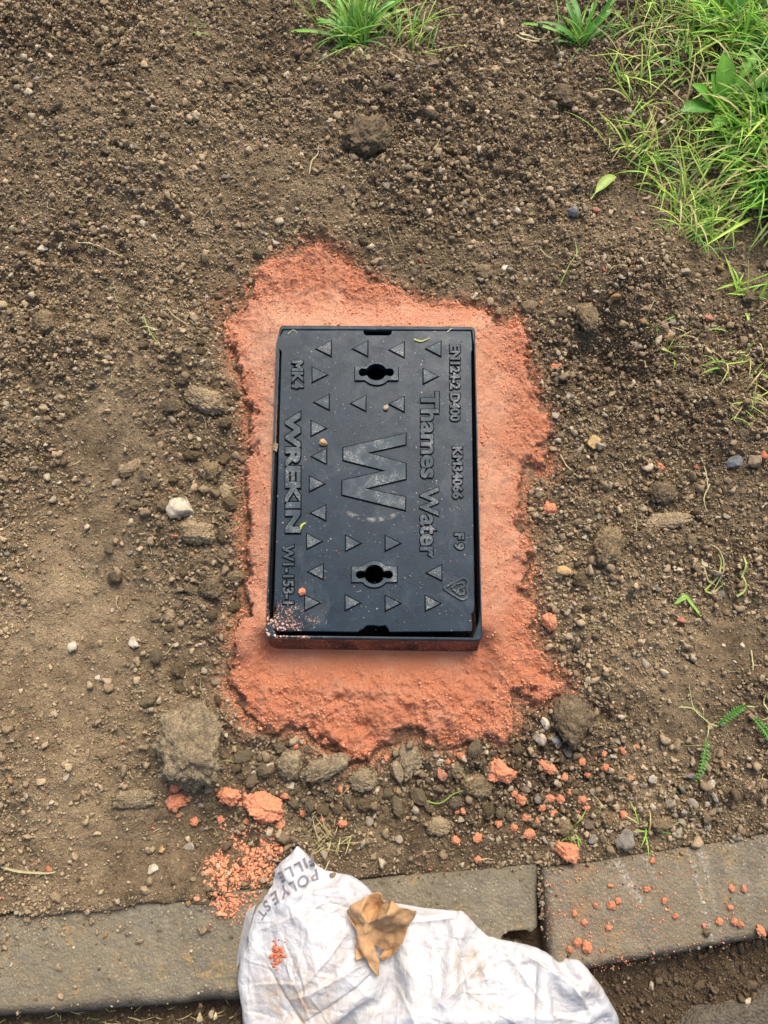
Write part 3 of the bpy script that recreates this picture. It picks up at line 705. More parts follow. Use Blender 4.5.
CL = [  # px, py, half w px, half h px, rot, mat, seed, label, name, category
    (195, 745, 37, 41, 10, 'gclod', 11, 'largest clod, a rough grey brown lump left of the mortar\'s lower corner', 'soil_clod', 'clod'),
    (575, 722, 22, 28, 15, 'dclod', 12, 'dark egg shaped clod touching the mortar\'s lower right corner', 'soil_clod', 'clod'),
    (367, 140, 30, 28, 0, 'dclod', 13, 'broad crumbly dark clod in the soil straight above the cover', 'soil_clod', 'clod'),
    (562, 100, 17, 16, 0, 'dclod', 14, 'round dark clod below the weed with drooping leaves at the top', 'soil_clod', 'clod'),
    (205, 400, 25, 14, -30, 'tclod', 15, 'long tan clod left of the mortar, above the cream stone', 'soil_clod', 'clod'),
    (182, 511, 14, 14, 0, 'cream', 16, 'cream triangular stone left of the mortar, brightest there', 'stone', 'stone'),
    (198, 534, 19, 13, -12, 'tclod', 17, 'flat tan oval clod just below the cream triangular stone', 'soil_clod', 'clod'),
    (128, 464, 16, 9, 22, 'tclod', 18, 'wedge shaped tan clod beside a single white pebble at left', 'soil_clod', 'clod'),
    (112, 479, 5, 5, 0, 'pale', 19, 'round whitish pebble at the lower end of the wedge shaped tan clod', 'pebble', 'pebble'),
    (212, 588, 13, 11, 0, 'dclod', 20, 'rounded dark clod close to the mortar\'s left edge, halfway down the cover', 'soil_clod', 'clod'),
    (236, 577, 9, 7, 10, 'clod', 22, 'small brown clod touching the mortar\'s left edge beside a rounded dark clod', 'soil_clod', 'clod'),
    (50, 328, 13, 15, 0, 'clod', 23, 'brown clod near the left edge of the photo, above the smooth trodden hollow', 'soil_clod', 'clod'),
    (210, 470, 13, 11, 0, 'clod', 24, 'brown clod between the long tan clod and the cream stone', 'soil_clod', 'clod'),
    (225, 491, 8, 9, 0, 'tclod', 25, 'small tan clod right above the flat oval clod by the mortar', 'soil_clod', 'clod'),
    (132, 800, 22, 10, 5, 'gclod', 26, 'low grey clod left below the largest clod', 'soil_clod', 'clod'),
    (291, 766, 15, 15, 0, 'gclod', 27, 'blocky grey clod under the mortar\'s lower left lip', 'soil_clod', 'clod'),
    (326, 767, 24, 11, 25, 'gclod', 28, 'long slanting grey clod under the mortar\'s lower lip with an orange smear', 'soil_clod', 'clod'),
    (408, 760, 13, 18, -8, 'gclod', 29, 'upright grey clod directly below the middle of the mortar', 'soil_clod', 'clod'),
    (364, 780, 14, 11, 10, 'gclod', 30, 'squat grey clod below the lowest tip of the mortar', 'soil_clod', 'clod'),
    (396, 773, 8, 11, 10, 'gclod', 31, 'narrow grey stone leaning on the upright clod below the mortar', 'stone', 'stone'),
    (478, 786, 17, 12, 0, 'clod', 32, 'brown clod left of the orange lump below the mortar', 'soil_clod', 'clod'),
    (458, 770, 8, 10, 20, 'clod', 33, 'little brown clod between two larger clods below the mortar\'s right half', 'soil_clod', 'clod'),
    (440, 828, 13, 9, 0, 'tclod', 34, 'tan clod lying in dark soil midway between mortar and kerb', 'soil_clod', 'clod'),
    (660, 495, 15, 13, 0, 'dclod', 35, 'round dark clod right of the cover beside a thin orange sliver', 'soil_clod', 'clod'),
    (606, 548, 15, 24, -20, 'clod', 36, 'flat brown clod standing alone right of the cover', 'soil_clod', 'clod'),
    (586, 318, 13, 20, 20, 'clod', 37, 'tall brown clod at the upper right above a dark hollow', 'soil_clod', 'clod'),
    (530, 307, 11, 9, 0, 'clod', 38, 'brown clod beyond the mortar\'s upper right corner', 'soil_clod', 'clod'),
    (483, 274, 12, 9, 0, 'clod', 39, 'brown clod above the mortar\'s upper right slope, left of a pale flat pebble', 'soil_clod', 'clod'),
    (505, 268, 5, 4, 30, 'cream', 40, 'pale flat pebble above the mortar\'s upper right slope', 'pebble', 'pebble'),
    (665, 522, 26, 9, 5, 'tclod', 41, 'low tan clod right below the round dark clod', 'soil_clod', 'clod'),
    (662, 330, 7, 8, 0, 'brownst', 42, 'brown stone under the loose grass at the right', 'stone', 'stone'),
    (732, 466, 10, 8, 20, 'bluest', 43, 'angular blue grey stone near the right edge of the photo', 'stone', 'stone'),
    (749, 463, 8, 9, 0, 'brownst', 44, 'brown stone right beside the angular blue grey stone', 'stone', 'stone'),
    (562, 573, 8, 7, 0, 'yellow', 45, 'yellow brown pebble just right of the mortar, level with the lower keyhole', 'pebble', 'pebble'),
    (595, 441, 8, 10, 0, 'yellow', 46, 'ochre pebble right of the mortar, beside two white pebbles', 'pebble', 'pebble'),
    (574, 213, 8, 8, 0, 'bluest', 47, 'dark blue grey stone below the single lime leaf', 'stone', 'stone'),
    (597, 210, 6, 4, -10, 'redst', 48, 'flat brick red pebble right of the dark blue grey stone', 'pebble', 'pebble'),
    (709, 318, 6, 4, -15, 'redst', 49, 'brick red pebble among thin grass near the right edge', 'pebble', 'pebble'),
    (681, 620, 7, 4, 0, 'redst', 50, 'rust coloured flat pebble under the small lime seedling', 'pebble', 'pebble'),
    (626, 840, 10, 9, 0, 'greyst', 51, 'round grey stone against the right kerb stone\'s upper edge', 'stone', 'stone'),
    (662, 825, 12, 8, 5, 'clod', 52, 'brown clod close above the right kerb stone, among gravel', 'soil_clod', 'clod'),
    (566, 828, 8, 8, 0, 'clod', 53, 'brown clod above the kerb near the tiny grass sprout', 'soil_clod', 'clod'),
    (540, 740, 7, 8, 20, 'pale', 54, 'pale grey pebble between the dark egg clod and the mortar edge', 'pebble', 'pebble'),
    (558, 742, 6, 7, 0, 'bluest', 55, 'bluish pebble left of the dark egg shaped clod\'s foot', 'pebble', 'pebble'),
    (545, 723, 5, 7, 30, 'cream', 56, 'white angular pebble wedged by the mortar\'s lower right edge', 'pebble', 'pebble'),
    (150, 871, 6, 5, 0, 'cream', 57, 'white angular pebble on dark soil above the left kerb stone', 'pebble', 'pebble'),
    (185, 850, 6, 5, 0, 'pale', 58, 'light grey pebble above the left kerb, upper right of the white angular one', 'pebble', 'pebble'),
    (158, 852, 4, 4, 0, 'yellow', 59, 'small orange brown pebble above the left kerb stone', 'pebble', 'pebble'),
    (132, 643, 6, 7, 10, 'cream', 60, 'cream chip standing alone in the soil left of the cover\'s lower end', 'pebble', 'pebble'),
    (168, 615, 7, 7, 0, 'tclod', 61, 'small reddish tan clod up and right of the lone cream chip', 'soil_clod', 'clod'),
    (69, 646, 5, 6, 0, 'cream', 62, 'cream chip nearest the left edge on the smooth dry soil', 'pebble', 'pebble'),
    (45, 253, 6, 5, 0, 'cream', 63, 'whitish pebble near the left edge, high on the crumbly soil', 'pebble', 'pebble'),
    (44, 60, 5, 4, 0, 'cream', 64, 'white chip in the top left corner of the soil', 'pebble', 'pebble'),
    (432, 372 - 300, 8, 7, 0, 'brownst', 65, 'tan pebble in the dark soil below the top middle weed', 'pebble', 'pebble'),
    (661, 128, 4, 4, 0, 'cream', 66, 'cream pebble just left of the big grass patch', 'pebble', 'pebble'),
    (754, 50, 9, 9, 0, 'brownst', 67, 'brown stone lying in the grass at the top right', 'stone', 'stone'),
    (627, 62, 5, 4, 0, 'redst', 68, 'pinkish pebble near the upper edge of the grass patch', 'pebble', 'pebble'),
    (442, 775, 6, 7, 10, 'redst', 69, 'pink stone below the mortar\'s middle, left of a brown clod', 'stone', 'stone'),
    (441, 762, 5, 4, 0, 'cream', 70, 'white pebble just above the pink stone under the mortar', 'pebble', 'pebble'),
]
for (px, py, a, b, rot, mt, sdn, lab, nm, cat) in CL:
    egg = sdn == 12
    big = max(a, b) > 12
    isclod = nm == 'soil_clod'
    stone_obj(nm, px, py, a * K, b * K, rot, M[mt], lab, cat, sdn, sub=5 if big else 4, cuts=(3 if egg else 1) if isclod else 8, rough=(.10 if egg else .26) if isclod else .10,
              flat=.5 if isclod else .7, crumbly=(1 if egg else 4) if isclod else 0, sink=.12 if egg else .20 if isclod else .2)
LUMPS = [(263, 808, 21, 14, -15, 71, 'largest loose lump of orange mortar, on the soil below the lower left corner'),
         (228, 797, 11, 9, 0, 72, 'orange mortar lump just left of the largest loose lump'),
         (173, 803, 10, 8, 20, 73, 'orange mortar lump at the foot of the largest grey clod'),
         (174, 787, 7, 6, 0, 74, 'small orange lump above another, right under the largest clod'),
         (502, 772, 16, 11, 5, 75, 'flat orange mortar lump on soil below the lower right of the bed'),
         (548, 767, 10, 5, -35, 76, 'slanting orange chip right of the flat orange lump'),
         (660, 466, 10, 4, -45, 77, 'thin bent orange sliver beside the round dark clod'),
         (550, 508, 7, 8, 0, 78, 'orange mortar lump alone on soil right of the cover'),
         (557, 362, 8, 5, 35, 79, 'orange mortar chip on dark soil right of the bed\'s upper edge'),
         (549, 622, 8, 9, 0, 80, 'muddy orange lump at the right edge of the mortar bed'),
         (567, 852, 12, 11, 0, 81, 'crumbled orange heap against the kerb joint\'s right side'),
         (531, 836, 6, 5, 0, 82, 'orange crumb lump above the kerb joint'),
         (553, 800, 5, 4, 0, 83, 'orange pebble sized crumb midway between egg clod and kerb'),
         (411, 690 + 1000, 1, 1, 0, 84, '')]
for (px, py, a, b, rot, sdn, lab) in LUMPS:
    if not lab: continue
    stone_obj('mortar_lump', px, py, a * K, b * K, rot, M['lump'], lab, 'mortar lump', sdn, sub=5, cuts=3, rough=.35, flat=.6, crumbly=2, sink=.2)

# many pebbles: nine shared shapes, individual objects
TEM = []
for k in range(9):
    V, Fc = rock(300 + k, 3, 9, .16, (1, .66 + .035 * k, .62), 0, .45, .8); TEM.append((V, Fc))
def pebble_mesh(k, mat, nm):
    key = (k, mat, nm)
    if key not in PM:
        V, Fc = TEM[k] if mat not in ('lump', 'clod', 'tclod', 'gclod') else (CTEM if mat in ('clod', 'tclod', 'gclod') else LTEM)[k % 6]; me = bpy.data.meshes.new(nm); me.from_pydata(V.tolist(), [], Fc.tolist()); me.polygons.foreach_set('use_smooth', [True] * len(me.polygons))
        me.materials.append(M[mat]); PM[key] = me
    return PM[key]
PM = {}
LTEM = [rock(600 + k, 4, 2, .45, (1, .75 + .05 * k, .5), 2) for k in range(6)]
def free_spot(x, y, r):
    return all((x - a) ** 2 + (y - b) ** 2 > (r + c * .8) ** 2 for a, b, c in PLACED)
def scatter(n, boxpx, sizes, mats, nm, label, cat, group, spots=None, sink=.2, allow_sand=False, on_kerb=False, rng=R):
    c = 0; tries = 0
    while c < n and tries < 4000:
        tries += 1
        if spots is not None:
            if c >= len(spots): break
            px, py, rp_ = spots[c]; x, y = G2(px, py, .004); r = rp_ * K
        else:
            px = rng.uniform(boxpx[0], boxpx[2]); py = rng.uniform(boxpx[1], boxpx[3]); x, y = G2(px, py, .004); r = rng.uniform(*sizes) ** 1 * K
            A = np.array([x]); B = np.array([y])
            if not allow_sand and poly_dist(A, B, SAND)[0] > -.008: continue
            if poly_dist(A, B, BAG)[0] > -.01 or poly_dist(A, B, FR)[0] > -.004: continue
            if on_kerb != bool(kerb_mask(A, B)[0]): continue
            if not on_kerb and y < float(kerb_top_y(x)) + .006: continue
            if not free_spot(x, y, r): continue
            if not on_kerb and rng.rand() > density(A, B)[0] + .15: continue
        z = float(full_h(np.array([x]), np.array([y]))[0])
        o = bpy.data.objects.new(nm, pebble_mesh(rng.randint(9), mats[rng.randint(len(mats))], nm)); COL.objects.link(o)
        o.location = (x, y, z + r * (.45 - sink)); o.scale = (r, r * rng.uniform(.75, 1.15), r * rng.uniform(.7, 1.1)); o.rotation_euler = (rng.uniform(-.4, .4), rng.uniform(-.4, .4), rng.uniform(0, 6.3))
        tag(o, label, cat, group); PLACED.append((x, y, r)); c += 1
PALE = ['pale', 'pale', 'cream', 'greyst']; BR = ['brownst', 'brownst', 'greyst', 'pale']
CTEM = [rock(700 + k, 4, 1, .30, (1, .7 + .05 * k, .6), 4) for k in range(6)]
CB = ['clod', 'tclod', 'gclod', 'clod']
scatter(46, (95, 330, 243, 700), (3.5, 9), CB, 'soil_clod', 'small brown clod in the lumpy band of soil just left of the mortar', 'clod', 'small clods left of the mortar', sink=-.05)
scatter(30, (235, 748, 520, 815), (4, 10), ['gclod', 'clod', 'gclod'], 'soil_clod', 'small grey brown clod in the heap of clods under the mortar', 'clod', 'small clods under the mortar', sink=-.05)
scatter(34, (0, 60, 560, 320), (3.5, 9), CB, 'soil_clod', 'small brown clod half buried in the soil above the mortar', 'clod', 'small clods above the mortar', sink=.08)
scatter(26, (560, 290, 768, 720), (3.5, 9), CB, 'soil_clod', 'small brown clod on the open soil right of the mortar', 'clod', 'small clods right of the mortar', sink=.08)
scatter(40, None, None, PALE, 'pebble', 'small pale pebble in the strip of soil just right of the mortar bed', 'pebble', 'pale pebbles right of the mortar',
        spots=[(555, 373, 5), (571, 394, 5), (591, 395, 3), (555, 417, 5), (573, 427, 5), (579, 437, 4), (581, 448, 5), (559, 441, 5), (634, 344, 5), (648, 376, 3), (616, 470, 3), (572, 635, 4), (570, 648, 3), (594, 600, 4), (571, 608, 3), (588, 570, 3)])
scatter(30, (632, 775, 720, 835), (3, 6.5), PALE, 'pebble', 'pale gravel pebble in the cluster above the right kerb stone', 'pebble', 'pale gravel above the right kerb')
scatter(24, (250, 750, 620, 845), (3, 6), BR + PALE, 'pebble', 'small stone in the dark soil between the mortar and the kerb', 'pebble', 'stones between mortar and kerb')
scatter(50, (0, 60, 235, 720), (2.2, 5), BR + PALE, 'pebble', 'small rounded pebble in the crumbly soil left of the mortar', 'pebble', 'pebbles left of the mortar')
scatter(44, (235, 60, 600, 300), (2.2, 5.5), BR + PALE, 'pebble', 'small pebble in the soil above the mortar bed', 'pebble', 'pebbles above the mortar')
scatter(44, (560, 280, 768, 770), (2.4, 5.5), BR + PALE, 'pebble', 'small pebble in the open soil toward the right edge', 'pebble', 'pebbles toward the right edge')
scatter(14, (10, 740, 230, 880), (2.2, 5), PALE, 'pebble', 'small pale pebble on the soil above the left kerb stone', 'pebble', 'pebbles above the left kerb')
scatter(22, None, None, ['lump'], 'mortar_crumb', 'orange mortar crumb stuck to the right kerb stone\'s top', 'mortar crumb', 'mortar crumbs on the right kerb stone', sink=.05, allow_sand=True, on_kerb=True,
        spots=[(653, 861, 3.2), (665, 901, 3.2), (676, 917, 3.2), (619, 901, 3.2), (612, 906, 4), (585, 923, 3.2), (609, 928, 3.2), (745, 889, 3.2), (720, 922, 3.2), (735, 922, 3.5), (741, 925, 3.5), (761, 931, 5), (648, 890, 3), (575, 914, 3), (587, 947, 5), (578, 943, 4), (731, 908, 3), (611, 886, 3), (733, 889, 3), (596, 906, 3), (570, 950, 4), (705, 926, 2.5)])
scatter(30, (430, 745, 640, 862), (2.5, 5), ['lump'], 'mortar_crumb', 'loose orange crumb on the soil below the mortar, right half', 'mortar crumb', 'orange crumbs below the mortar right', sink=.1)
scatter(16, (160, 745, 400, 830), (2.5, 5), ['lump'], 'mortar_crumb', 'loose orange crumb on the soil below the mortar, left half', 'mortar crumb', 'orange crumbs below the mortar left', sink=.1)

# fine crumbs of soil, gravel and mortar: far too many to count
def crumb_field(name, n, rmin, rmax, sub, pts_fn, col_fn, mat, seed, power=2.5, flat=.75, zc=None):
    rs = np.random.RandomState(seed)
    x, y = pts_fn(rs, n); n = len(x)
    u = rs.rand(n); r = rmin * (1 - u * (1 - (rmin / rmax) ** power)) ** (-1 / power)
    z = (full_h(x, y) if zc is None else zc) + r * .42
    T = []
    for k in range(16):
        V, Fc = rock(seed + k, sub, 6 if sub > 1 else 3, .55, (1, .6 + .35 * (k % 4) / 3, flat), 0, .32, .72); T.append(V)
    T = np.array(T); k = rs.randint(0, 16, n)
    a = rs.rand(n) * 6.283; ca, sa = np.cos(a), np.sin(a); tl = rs.uniform(-.5, .5, n); ct, st_ = np.cos(tl), np.sin(tl)
    V = T[k] * r[:, None, None]
    X_ = V[..., 0] * ct[:, None] - V[..., 2] * st_[:, None]; Z_ = V[..., 0] * st_[:, None] + V[..., 2] * ct[:, None]
    X2 = X_ * ca[:, None] - V[..., 1] * sa[:, None]; Y2 = X_ * sa[:, None] + V[..., 1] * ca[:, None]
    P = np.stack([X2 + x[:, None], Y2 + y[:, None], Z_ + z[:, None]], -1).reshape(-1, 3)
    nv = T.shape[1]; Fc = (ICO[sub][1][None] + (np.arange(n) * nv)[:, None, None]).reshape(-1, 3)
    col = np.repeat(col_fn(rs, x, y, n), nv, 0)
    return mesh_np(name, P, Fc, mat, col=col, smooth=False)
def soil_pts(rs, n):
    x = rs.uniform(-.75, .75, n * 3); y = rs.uniform(-.40, 1.28, n * 3)
    d = density(x, y); ok = rs.rand(n * 3) < d * .85 + .13
    ok &= poly_dist(x, y, SAND) < -.004
    e = y - kerb_top_y(x); onk = (e < .002) & (y > kerb_bot_y(x) - .004)
    ok &= ~onk | ((rs.rand(n * 3) < np.where(x < -.2, .75 * np.exp(-(e / .028) ** 2) + .04, .02))); return x[ok][:n], y[ok][:n]
def soil_col(rs, x, y, n):
    t = np.clip(tone_f(x, y) + rs.normal(0.15, .25, n), 0, 1)[:, None]
    t = np.where((y < kerb_bot_y(x))[:, None], t * .1, t)
    c = np.array([.108, .075, .044]) * (1 - t) + np.array([.48, .36, .215]) * t
    q = rs.rand(n)[:, None]; q = np.where((y < kerb_bot_y(x))[:, None] & (q < .11), q + .3 * (rs.rand(n, 1) < .8), q)
    c = np.where(q < .06 + .05 * (x[:, None] < 3), np.array([.54, .44, .30]) * rs.uniform(.6, 1.1, (n, 1)), c)
    c = np.where((q > .11) & (q < .13), np.array([.34, .21, .10]), c)
    c = np.where((q > .13) & (q < .133), np.array([.5, .18, .1]), c)
    return c
tag(crumb_field('soil_crumbs', 56000, .0018, .0095, 2, soil_pts, soil_col, M['crumb'], 400, 2.7), 'loose brown soil crumbs and fine gravel over the bare ground', 'soil', kind='stuff')
tag(crumb_field('soil_grit', 130000, .0008, .0024, 1, soil_pts, soil_col, M['crumb'], 420, 2.0), 'fine brown grit between the larger soil crumbs', 'soil', kind='stuff')
def sand_col(rs, x, y, n): return np.array([.70, .28, .145]) * rs.uniform(.85, 1.15, (n, 1)) + np.array([.04, .06, .05]) * rs.rand(n, 1)
def edge_pts(rs, n):
    x = rs.uniform(x0, x1, n * 14); y = rs.uniform(y0, y1, n * 14); s = poly_dist(x, y, SAND)
    ok = rs.rand(n * 14) < np.exp(-((s - .004) / .011) ** 2) * (vnoise(x, y, .02, 8) + .8); ok &= poly_dist(x, y, FR) < -.01
    return x[ok][:n], y[ok][:n]
tag(crumb_field('mortar_edge_crumbs', 4200, .0008, .0034, 2, edge_pts, sand_col, M['sandcrumb'], 440, 2.2), 'orange mortar crumbs along the ragged edge of the bed', 'mortar crumbs', kind='stuff')
def sandtop_pts(rs, n):
    x = rs.uniform(x0, x1, n * 6); y = rs.uniform(y0, y1, n * 6); s = poly_dist(x, y, SAND); f = -poly_dist(x, y, FR)
    ok = (s > .008) & (f > .004) & (rs.rand(n * 6) < .35 + .65 * sstep(.02, .07, f)) & (vnoise(x, y, .03, 18) > -.12); return x[ok][:n], y[ok][:n]
tag(crumb_field('mortar_grains', 22000, .0005, .0025, 1, sandtop_pts, sand_col, M['sandcrumb'], 445, 2.4), 'small orange grains on the rough parts of the mortar bed', 'mortar grains', kind='stuff')
def spill_pts(rs, n):
    xs, ys = [], []
    for px, py, sr, w_ in ((240, 862, .020, .38), (262, 852, .016, .22), (235, 885, .016, .16), (228, 905, .010, .10), (215, 870, .010, .08), (262, 880, .012, .08)):
        cx, cy = G2(px, py); m = int(n * w_); xs.append(rs.normal(cx, sr, m)); ys.append(rs.normal(cy, sr, m))
    x = np.concatenate(xs); y = np.concatenate(ys); ok = (poly_dist(x, y, BAG) < -.002) & (vnoise(x, y, .012, 28) > -.22); return x[ok], y[ok]
tag(crumb_field('mortar_spill', 1500, .0012, .005, 2, spill_pts, sand_col, M['sandcrumb'], 450, 2.2), 'spilled orange crumbs across soil and kerb left of the white bag', 'mortar crumbs', kind='stuff')
def kerbdust_pts(rs, n):
    x = rs.uniform(G2(545, 900)[0], .50, n * 3); y = rs.uniform(-.35, -.05, n * 3)
    ok = kerb_mask(x, y) & (rs.rand(n * 3) < .25 + blob(x, y, 600, 920, .09)) & (poly_dist(x, y, BAG) < -.003); x, y = x[ok][:n], y[ok][:n]; return x, y
tag(crumb_field('mortar_dust', 2600, .0004, .0019, 1, kerbdust_pts, sand_col, M['sandcrumb'], 460, 2.2), 'fine orange mortar dust sprinkled over the right kerb stone', 'mortar dust', kind='stuff')
def joint_pts(rs, n):
    t = rs.rand(n); a = np.array(G2(538, 868)); b = np.array(G2(543, 930)); x = a[0] + (b[0] - a[0]) * t + rs.normal(0, .0015, n); y = a[1] + (b[1] - a[1]) * t; x, y = x[:60], y[:60]
    x2 = rs.uniform(-.5, .5, n); y2 = kerb_top_y(x2) + rs.normal(0, .004, n); ok = poly_dist(x2, y2, BAG) < -.004
    return np.concatenate([x, x2[ok]]), np.concatenate([y, y2[ok]])
tag(crumb_field('kerb_grit', 700, .001, .004, 2, joint_pts, soil_col, M['crumb'], 470, 2.2), 'brown grit along the kerb\'s upper edge and joint', 'grit', kind='stuff')

# ------------------------------------------------------------------ white bag: a sheet buckled by relaxation
def bag_form(x, y):
    s = poly_dist(x, y, BAG)
    base = np.where(kerb_mask(x, y), 0.002, np.maximum(ground_h(x, y) * .3, -.02))
    base = np.where(y < kerb_bot_y(x), np.maximum(-.035, .002 - .5 * (kerb_bot_y(x) - y)), base)
    puff = .026 * (1 - np.exp(-np.maximum(s, 0) / .016)) + .018 * sstep(.02, .09, s)
    v0 = np.array(G2(376, 905, .02)); v1 = np.array(G2(392, 985, .02)); v2 = np.array(G2(330, 1040, .02))
    for a, b, am in ((v0, v1, .022), (v1, v2, .014)):
        e = b - a; t = np.clip(((x - a[0]) * e[0] + (y - a[1]) * e[1]) / (e @ e), 0, 1)
        puff = puff - am * np.exp(-((x - a[0] - t * e[0]) ** 2 + (y - a[1] - t * e[1]) ** 2) / .014 ** 2) * sstep(0, .02, s)
    puff = puff + .009 * fbm(x, y, .06, 3, 300) * sstep(0, .03, s)
    return base + np.maximum(puff, 0.0015)
st_ = .0042
bx = np.arange(min(p[0] for p in BAG) - st_, max(p[0] for p in BAG) + 2 * st_, st_); by = np.arange(min(p[1] for p in BAG) - st_, max(p[1] for p in BAG) + 2 * st_, st_)
BX, BY = np.meshgrid(bx, by, indexing='ij'); bs = poly_dist(BX, BY, BAG); nx, ny = BX.shape
ins = bs > .0015
cell = ins[:-1, :-1] | ins[1:, :-1] | ins[:-1, 1:] | ins[1:, 1:]
act = np.zeros_like(ins); act[:-1, :-1] |= cell; act[1:, :-1] |= cell; act[:-1, 1:] |= cell; act[1:, 1:] |= cell
bnd = act & ~ins
# snap boundary verts to the outline
P = np.array(BAG)
bi = np.argwhere(bnd)
for i, j in bi:
    p = np.array([BX[i, j], BY[i, j]]); best = None
    for k in range(len(P)):
        a, b = P[k], P[(k + 1) % len(P)]; e = b - a; t = np.clip((p - a) @ e / (e @ e), 0, 1); q = a + t * e; d = np.sum((p - q) ** 2)
        if best is None or d < best[0]: best = (d, q)
    BX[i, j], BY[i, j] = best[1]
form = bag_form(BX, BY)
pos = np.stack([BX, BY, form + .002 + .006 * (fbm(BX, BY, .035, 3, 310) + .3) * ins], -1)
rest0 = pos.copy(); rest0[..., 2] = 0
pos0 = pos.copy()
CON = []
strain = 1.085 + .07 * fbm(BX, BY, .09, 2, 320)
for di, dj, kk in ((1, 0, 1), (0, 1, 1), (1, 1, .8), (1, -1, .8), (3, 0, .25), (0, 3, .25), (2, 2, .2), (2, -2, .2)):
    I, J = np.meshgrid(np.arange(nx), np.arange(ny), indexing='ij'); I2, J2 = I + di, J + dj
    ok = (I2 < nx) & (J2 < ny) & (J2 >= 0); I, J, I2, J2 = I[ok], J[ok], I2[ok], J2[ok]
    ok = act[I, J] & act[I2, J2]; I, J, I2, J2 = I[ok], J[ok], I2[ok], J2[ok]
    A = I * ny + J; B = I2 * ny + J2
    d = rest0.reshape(-1, 3); L0 = np.linalg.norm(d[A] - d[B], axis=1)
    fz = pos0.reshape(-1, 3); Lf = np.linalg.norm(fz[A] - fz[B], axis=1)
    L0 = np.maximum(L0 * .5 + Lf * .5, L0) * strain.ravel()[A]
    for par in (0, 1):
        sel = ((I // max(di, 1)) if di else (J // dj)) % 2 == par
        CON.append((A[sel], B[sel], L0[sel], kk, di > 1 or abs(dj) > 1))
pp = pos.reshape(-1, 3); fix = (~ins).ravel(); fl = form.ravel(); vel = np.zeros_like(pp)
wgt = (~fix).astype(float)
for it in range(110):
    old = pp.copy(); vel[:, 2] -= .00006; pp = pp + vel * (wgt[:, None])
    for rep in range(3):
        for A, B, L0, kk, soft in CON:
            d = pp[B] - pp[A]; L = np.linalg.norm(d, axis=1) + 1e-9; c = (L - L0) / L
            if soft: c = np.minimum(c, 0)
            wa, wb = wgt[A], wgt[B]; ws = wa + wb + 1e-6; cc = (kk * c / ws)[:, None] * d
            pp[A] += cc * wa[:, None]; pp[B] -= cc * wb[:, None]
        pp[:, 2] = np.maximum(pp[:, 2], fl)
        pp[:, 2] = np.minimum(pp[:, 2], fl + .013)
    vel = (pp - old) * .9
# faces and mesh
fc = grid_faces(nx, ny).reshape(nx - 1, ny - 1, 4)[cell]
used = np.unique(fc); rem = np.zeros(nx * ny, int); rem[used] = np.arange(len(used)); bv = pp[used]; bf = rem[fc]
# skirt that tucks under the edge
cnt = {}
for f in bf:
    for k in range(4):
        e = (f[k], f[(k + 1) % 4]); ek = tuple(sorted(e)); cnt[ek] = None if ek in cnt else e
be = [e for e in cnt.values() if e]
bvs = sorted({v for e in be for v in e}); mp = {v: len(bv) + i for i, v in enumerate(bvs)}
low = bv[bvs].copy(); c0 = bv.mean(0); low[:, 2] -= .012; low[:, :2] += (c0[:2] - low[:, :2]) * .03
bv = np.concatenate([bv, low]); bf = np.concatenate([bf, np.array([(e[1], e[0], mp[e[0]], mp[e[1]]) for e in be])])
stn = np.clip(1.3 * blob(bv[:, 0], bv[:, 1], 468, 965, .024, .03) + .8 * blob(bv[:, 0], bv[:, 1], 310, 1010, .05, .03) + .6 * blob(bv[:, 0], bv[:, 1], 280, 985, .04, .03) + .5 * blob(bv[:, 0], bv[:, 1], 340, 915, .025, .03) + .7 * blob(bv[:, 0], bv[:, 1], 595, 985, .02, .02), 0, 1)
bag = mesh_np('plastic_bag', bv, bf, M['bag'], attrs={'stain': stn})
md = bag.modifiers.new('smooth', 'SUBSURF'); md.levels = 2; md.render_levels = 2
me = bpy.data.meshes.new_from_object(bag.evaluated_get(bpy.context.evaluated_depsgraph_get())); bag.modifiers.clear(); bag.data = me
bv = np.zeros(len(me.vertices) * 3); me.vertices.foreach_get('co', bv); bv = bv.reshape(-1, 3)
bf = np.zeros(len(me.loops), int); me.loops.foreach_get('vertex_index', bf); bf = bf.reshape(-1, 4)
# long straight creases and the facets between them
rc = np.random.RandomState(12); cz = np.zeros(len(bv)); sdb = poly_dist(bv[:, 0], bv[:, 1], BAG)
def crease(x1_, y1_, x2_, y2_, amp, wd, one=0):
    ex, ey = x2_ - x1_, y2_ - y1_; L = math.hypot(ex, ey); t = ((bv[:, 0] - x1_) * ex + (bv[:, 1] - y1_) * ey) / L ** 2
    d = ((bv[:, 0] - x1_) * ey - (bv[:, 1] - y1_) * ex) / L + .0025 * fbm(bv[:, 0], bv[:, 1], .04, 2, 330)
    env = sstep(-.05, .25, t) * sstep(1.05, .75, t)
    pr = np.exp(-np.abs(d) / wd)
    if one: pr = pr * (d > 0) + np.exp(-np.abs(d) / (wd * .22)) * (d <= 0)
    return amp * env * pr
for k in range(280):
    cx, cy = G2(rc.uniform(240, 630), rc.uniform(850, 1040), .03); a_ = rc.normal(2.3, .75) if rc.rand() < .6 else rc.uniform(0, 3.14); L = rc.uniform(.008, .075) if k > 60 else rc.uniform(.05, .12)
    cz += crease(cx - math.cos(a_) * L / 2, cy - math.sin(a_) * L / 2, cx + math.cos(a_) * L / 2, cy + math.sin(a_) * L / 2, rc.uniform(.0005, .0022) * rc.choice([-1, 1, 1]), rc.uniform(.0009, .005), rc.rand() < .6)
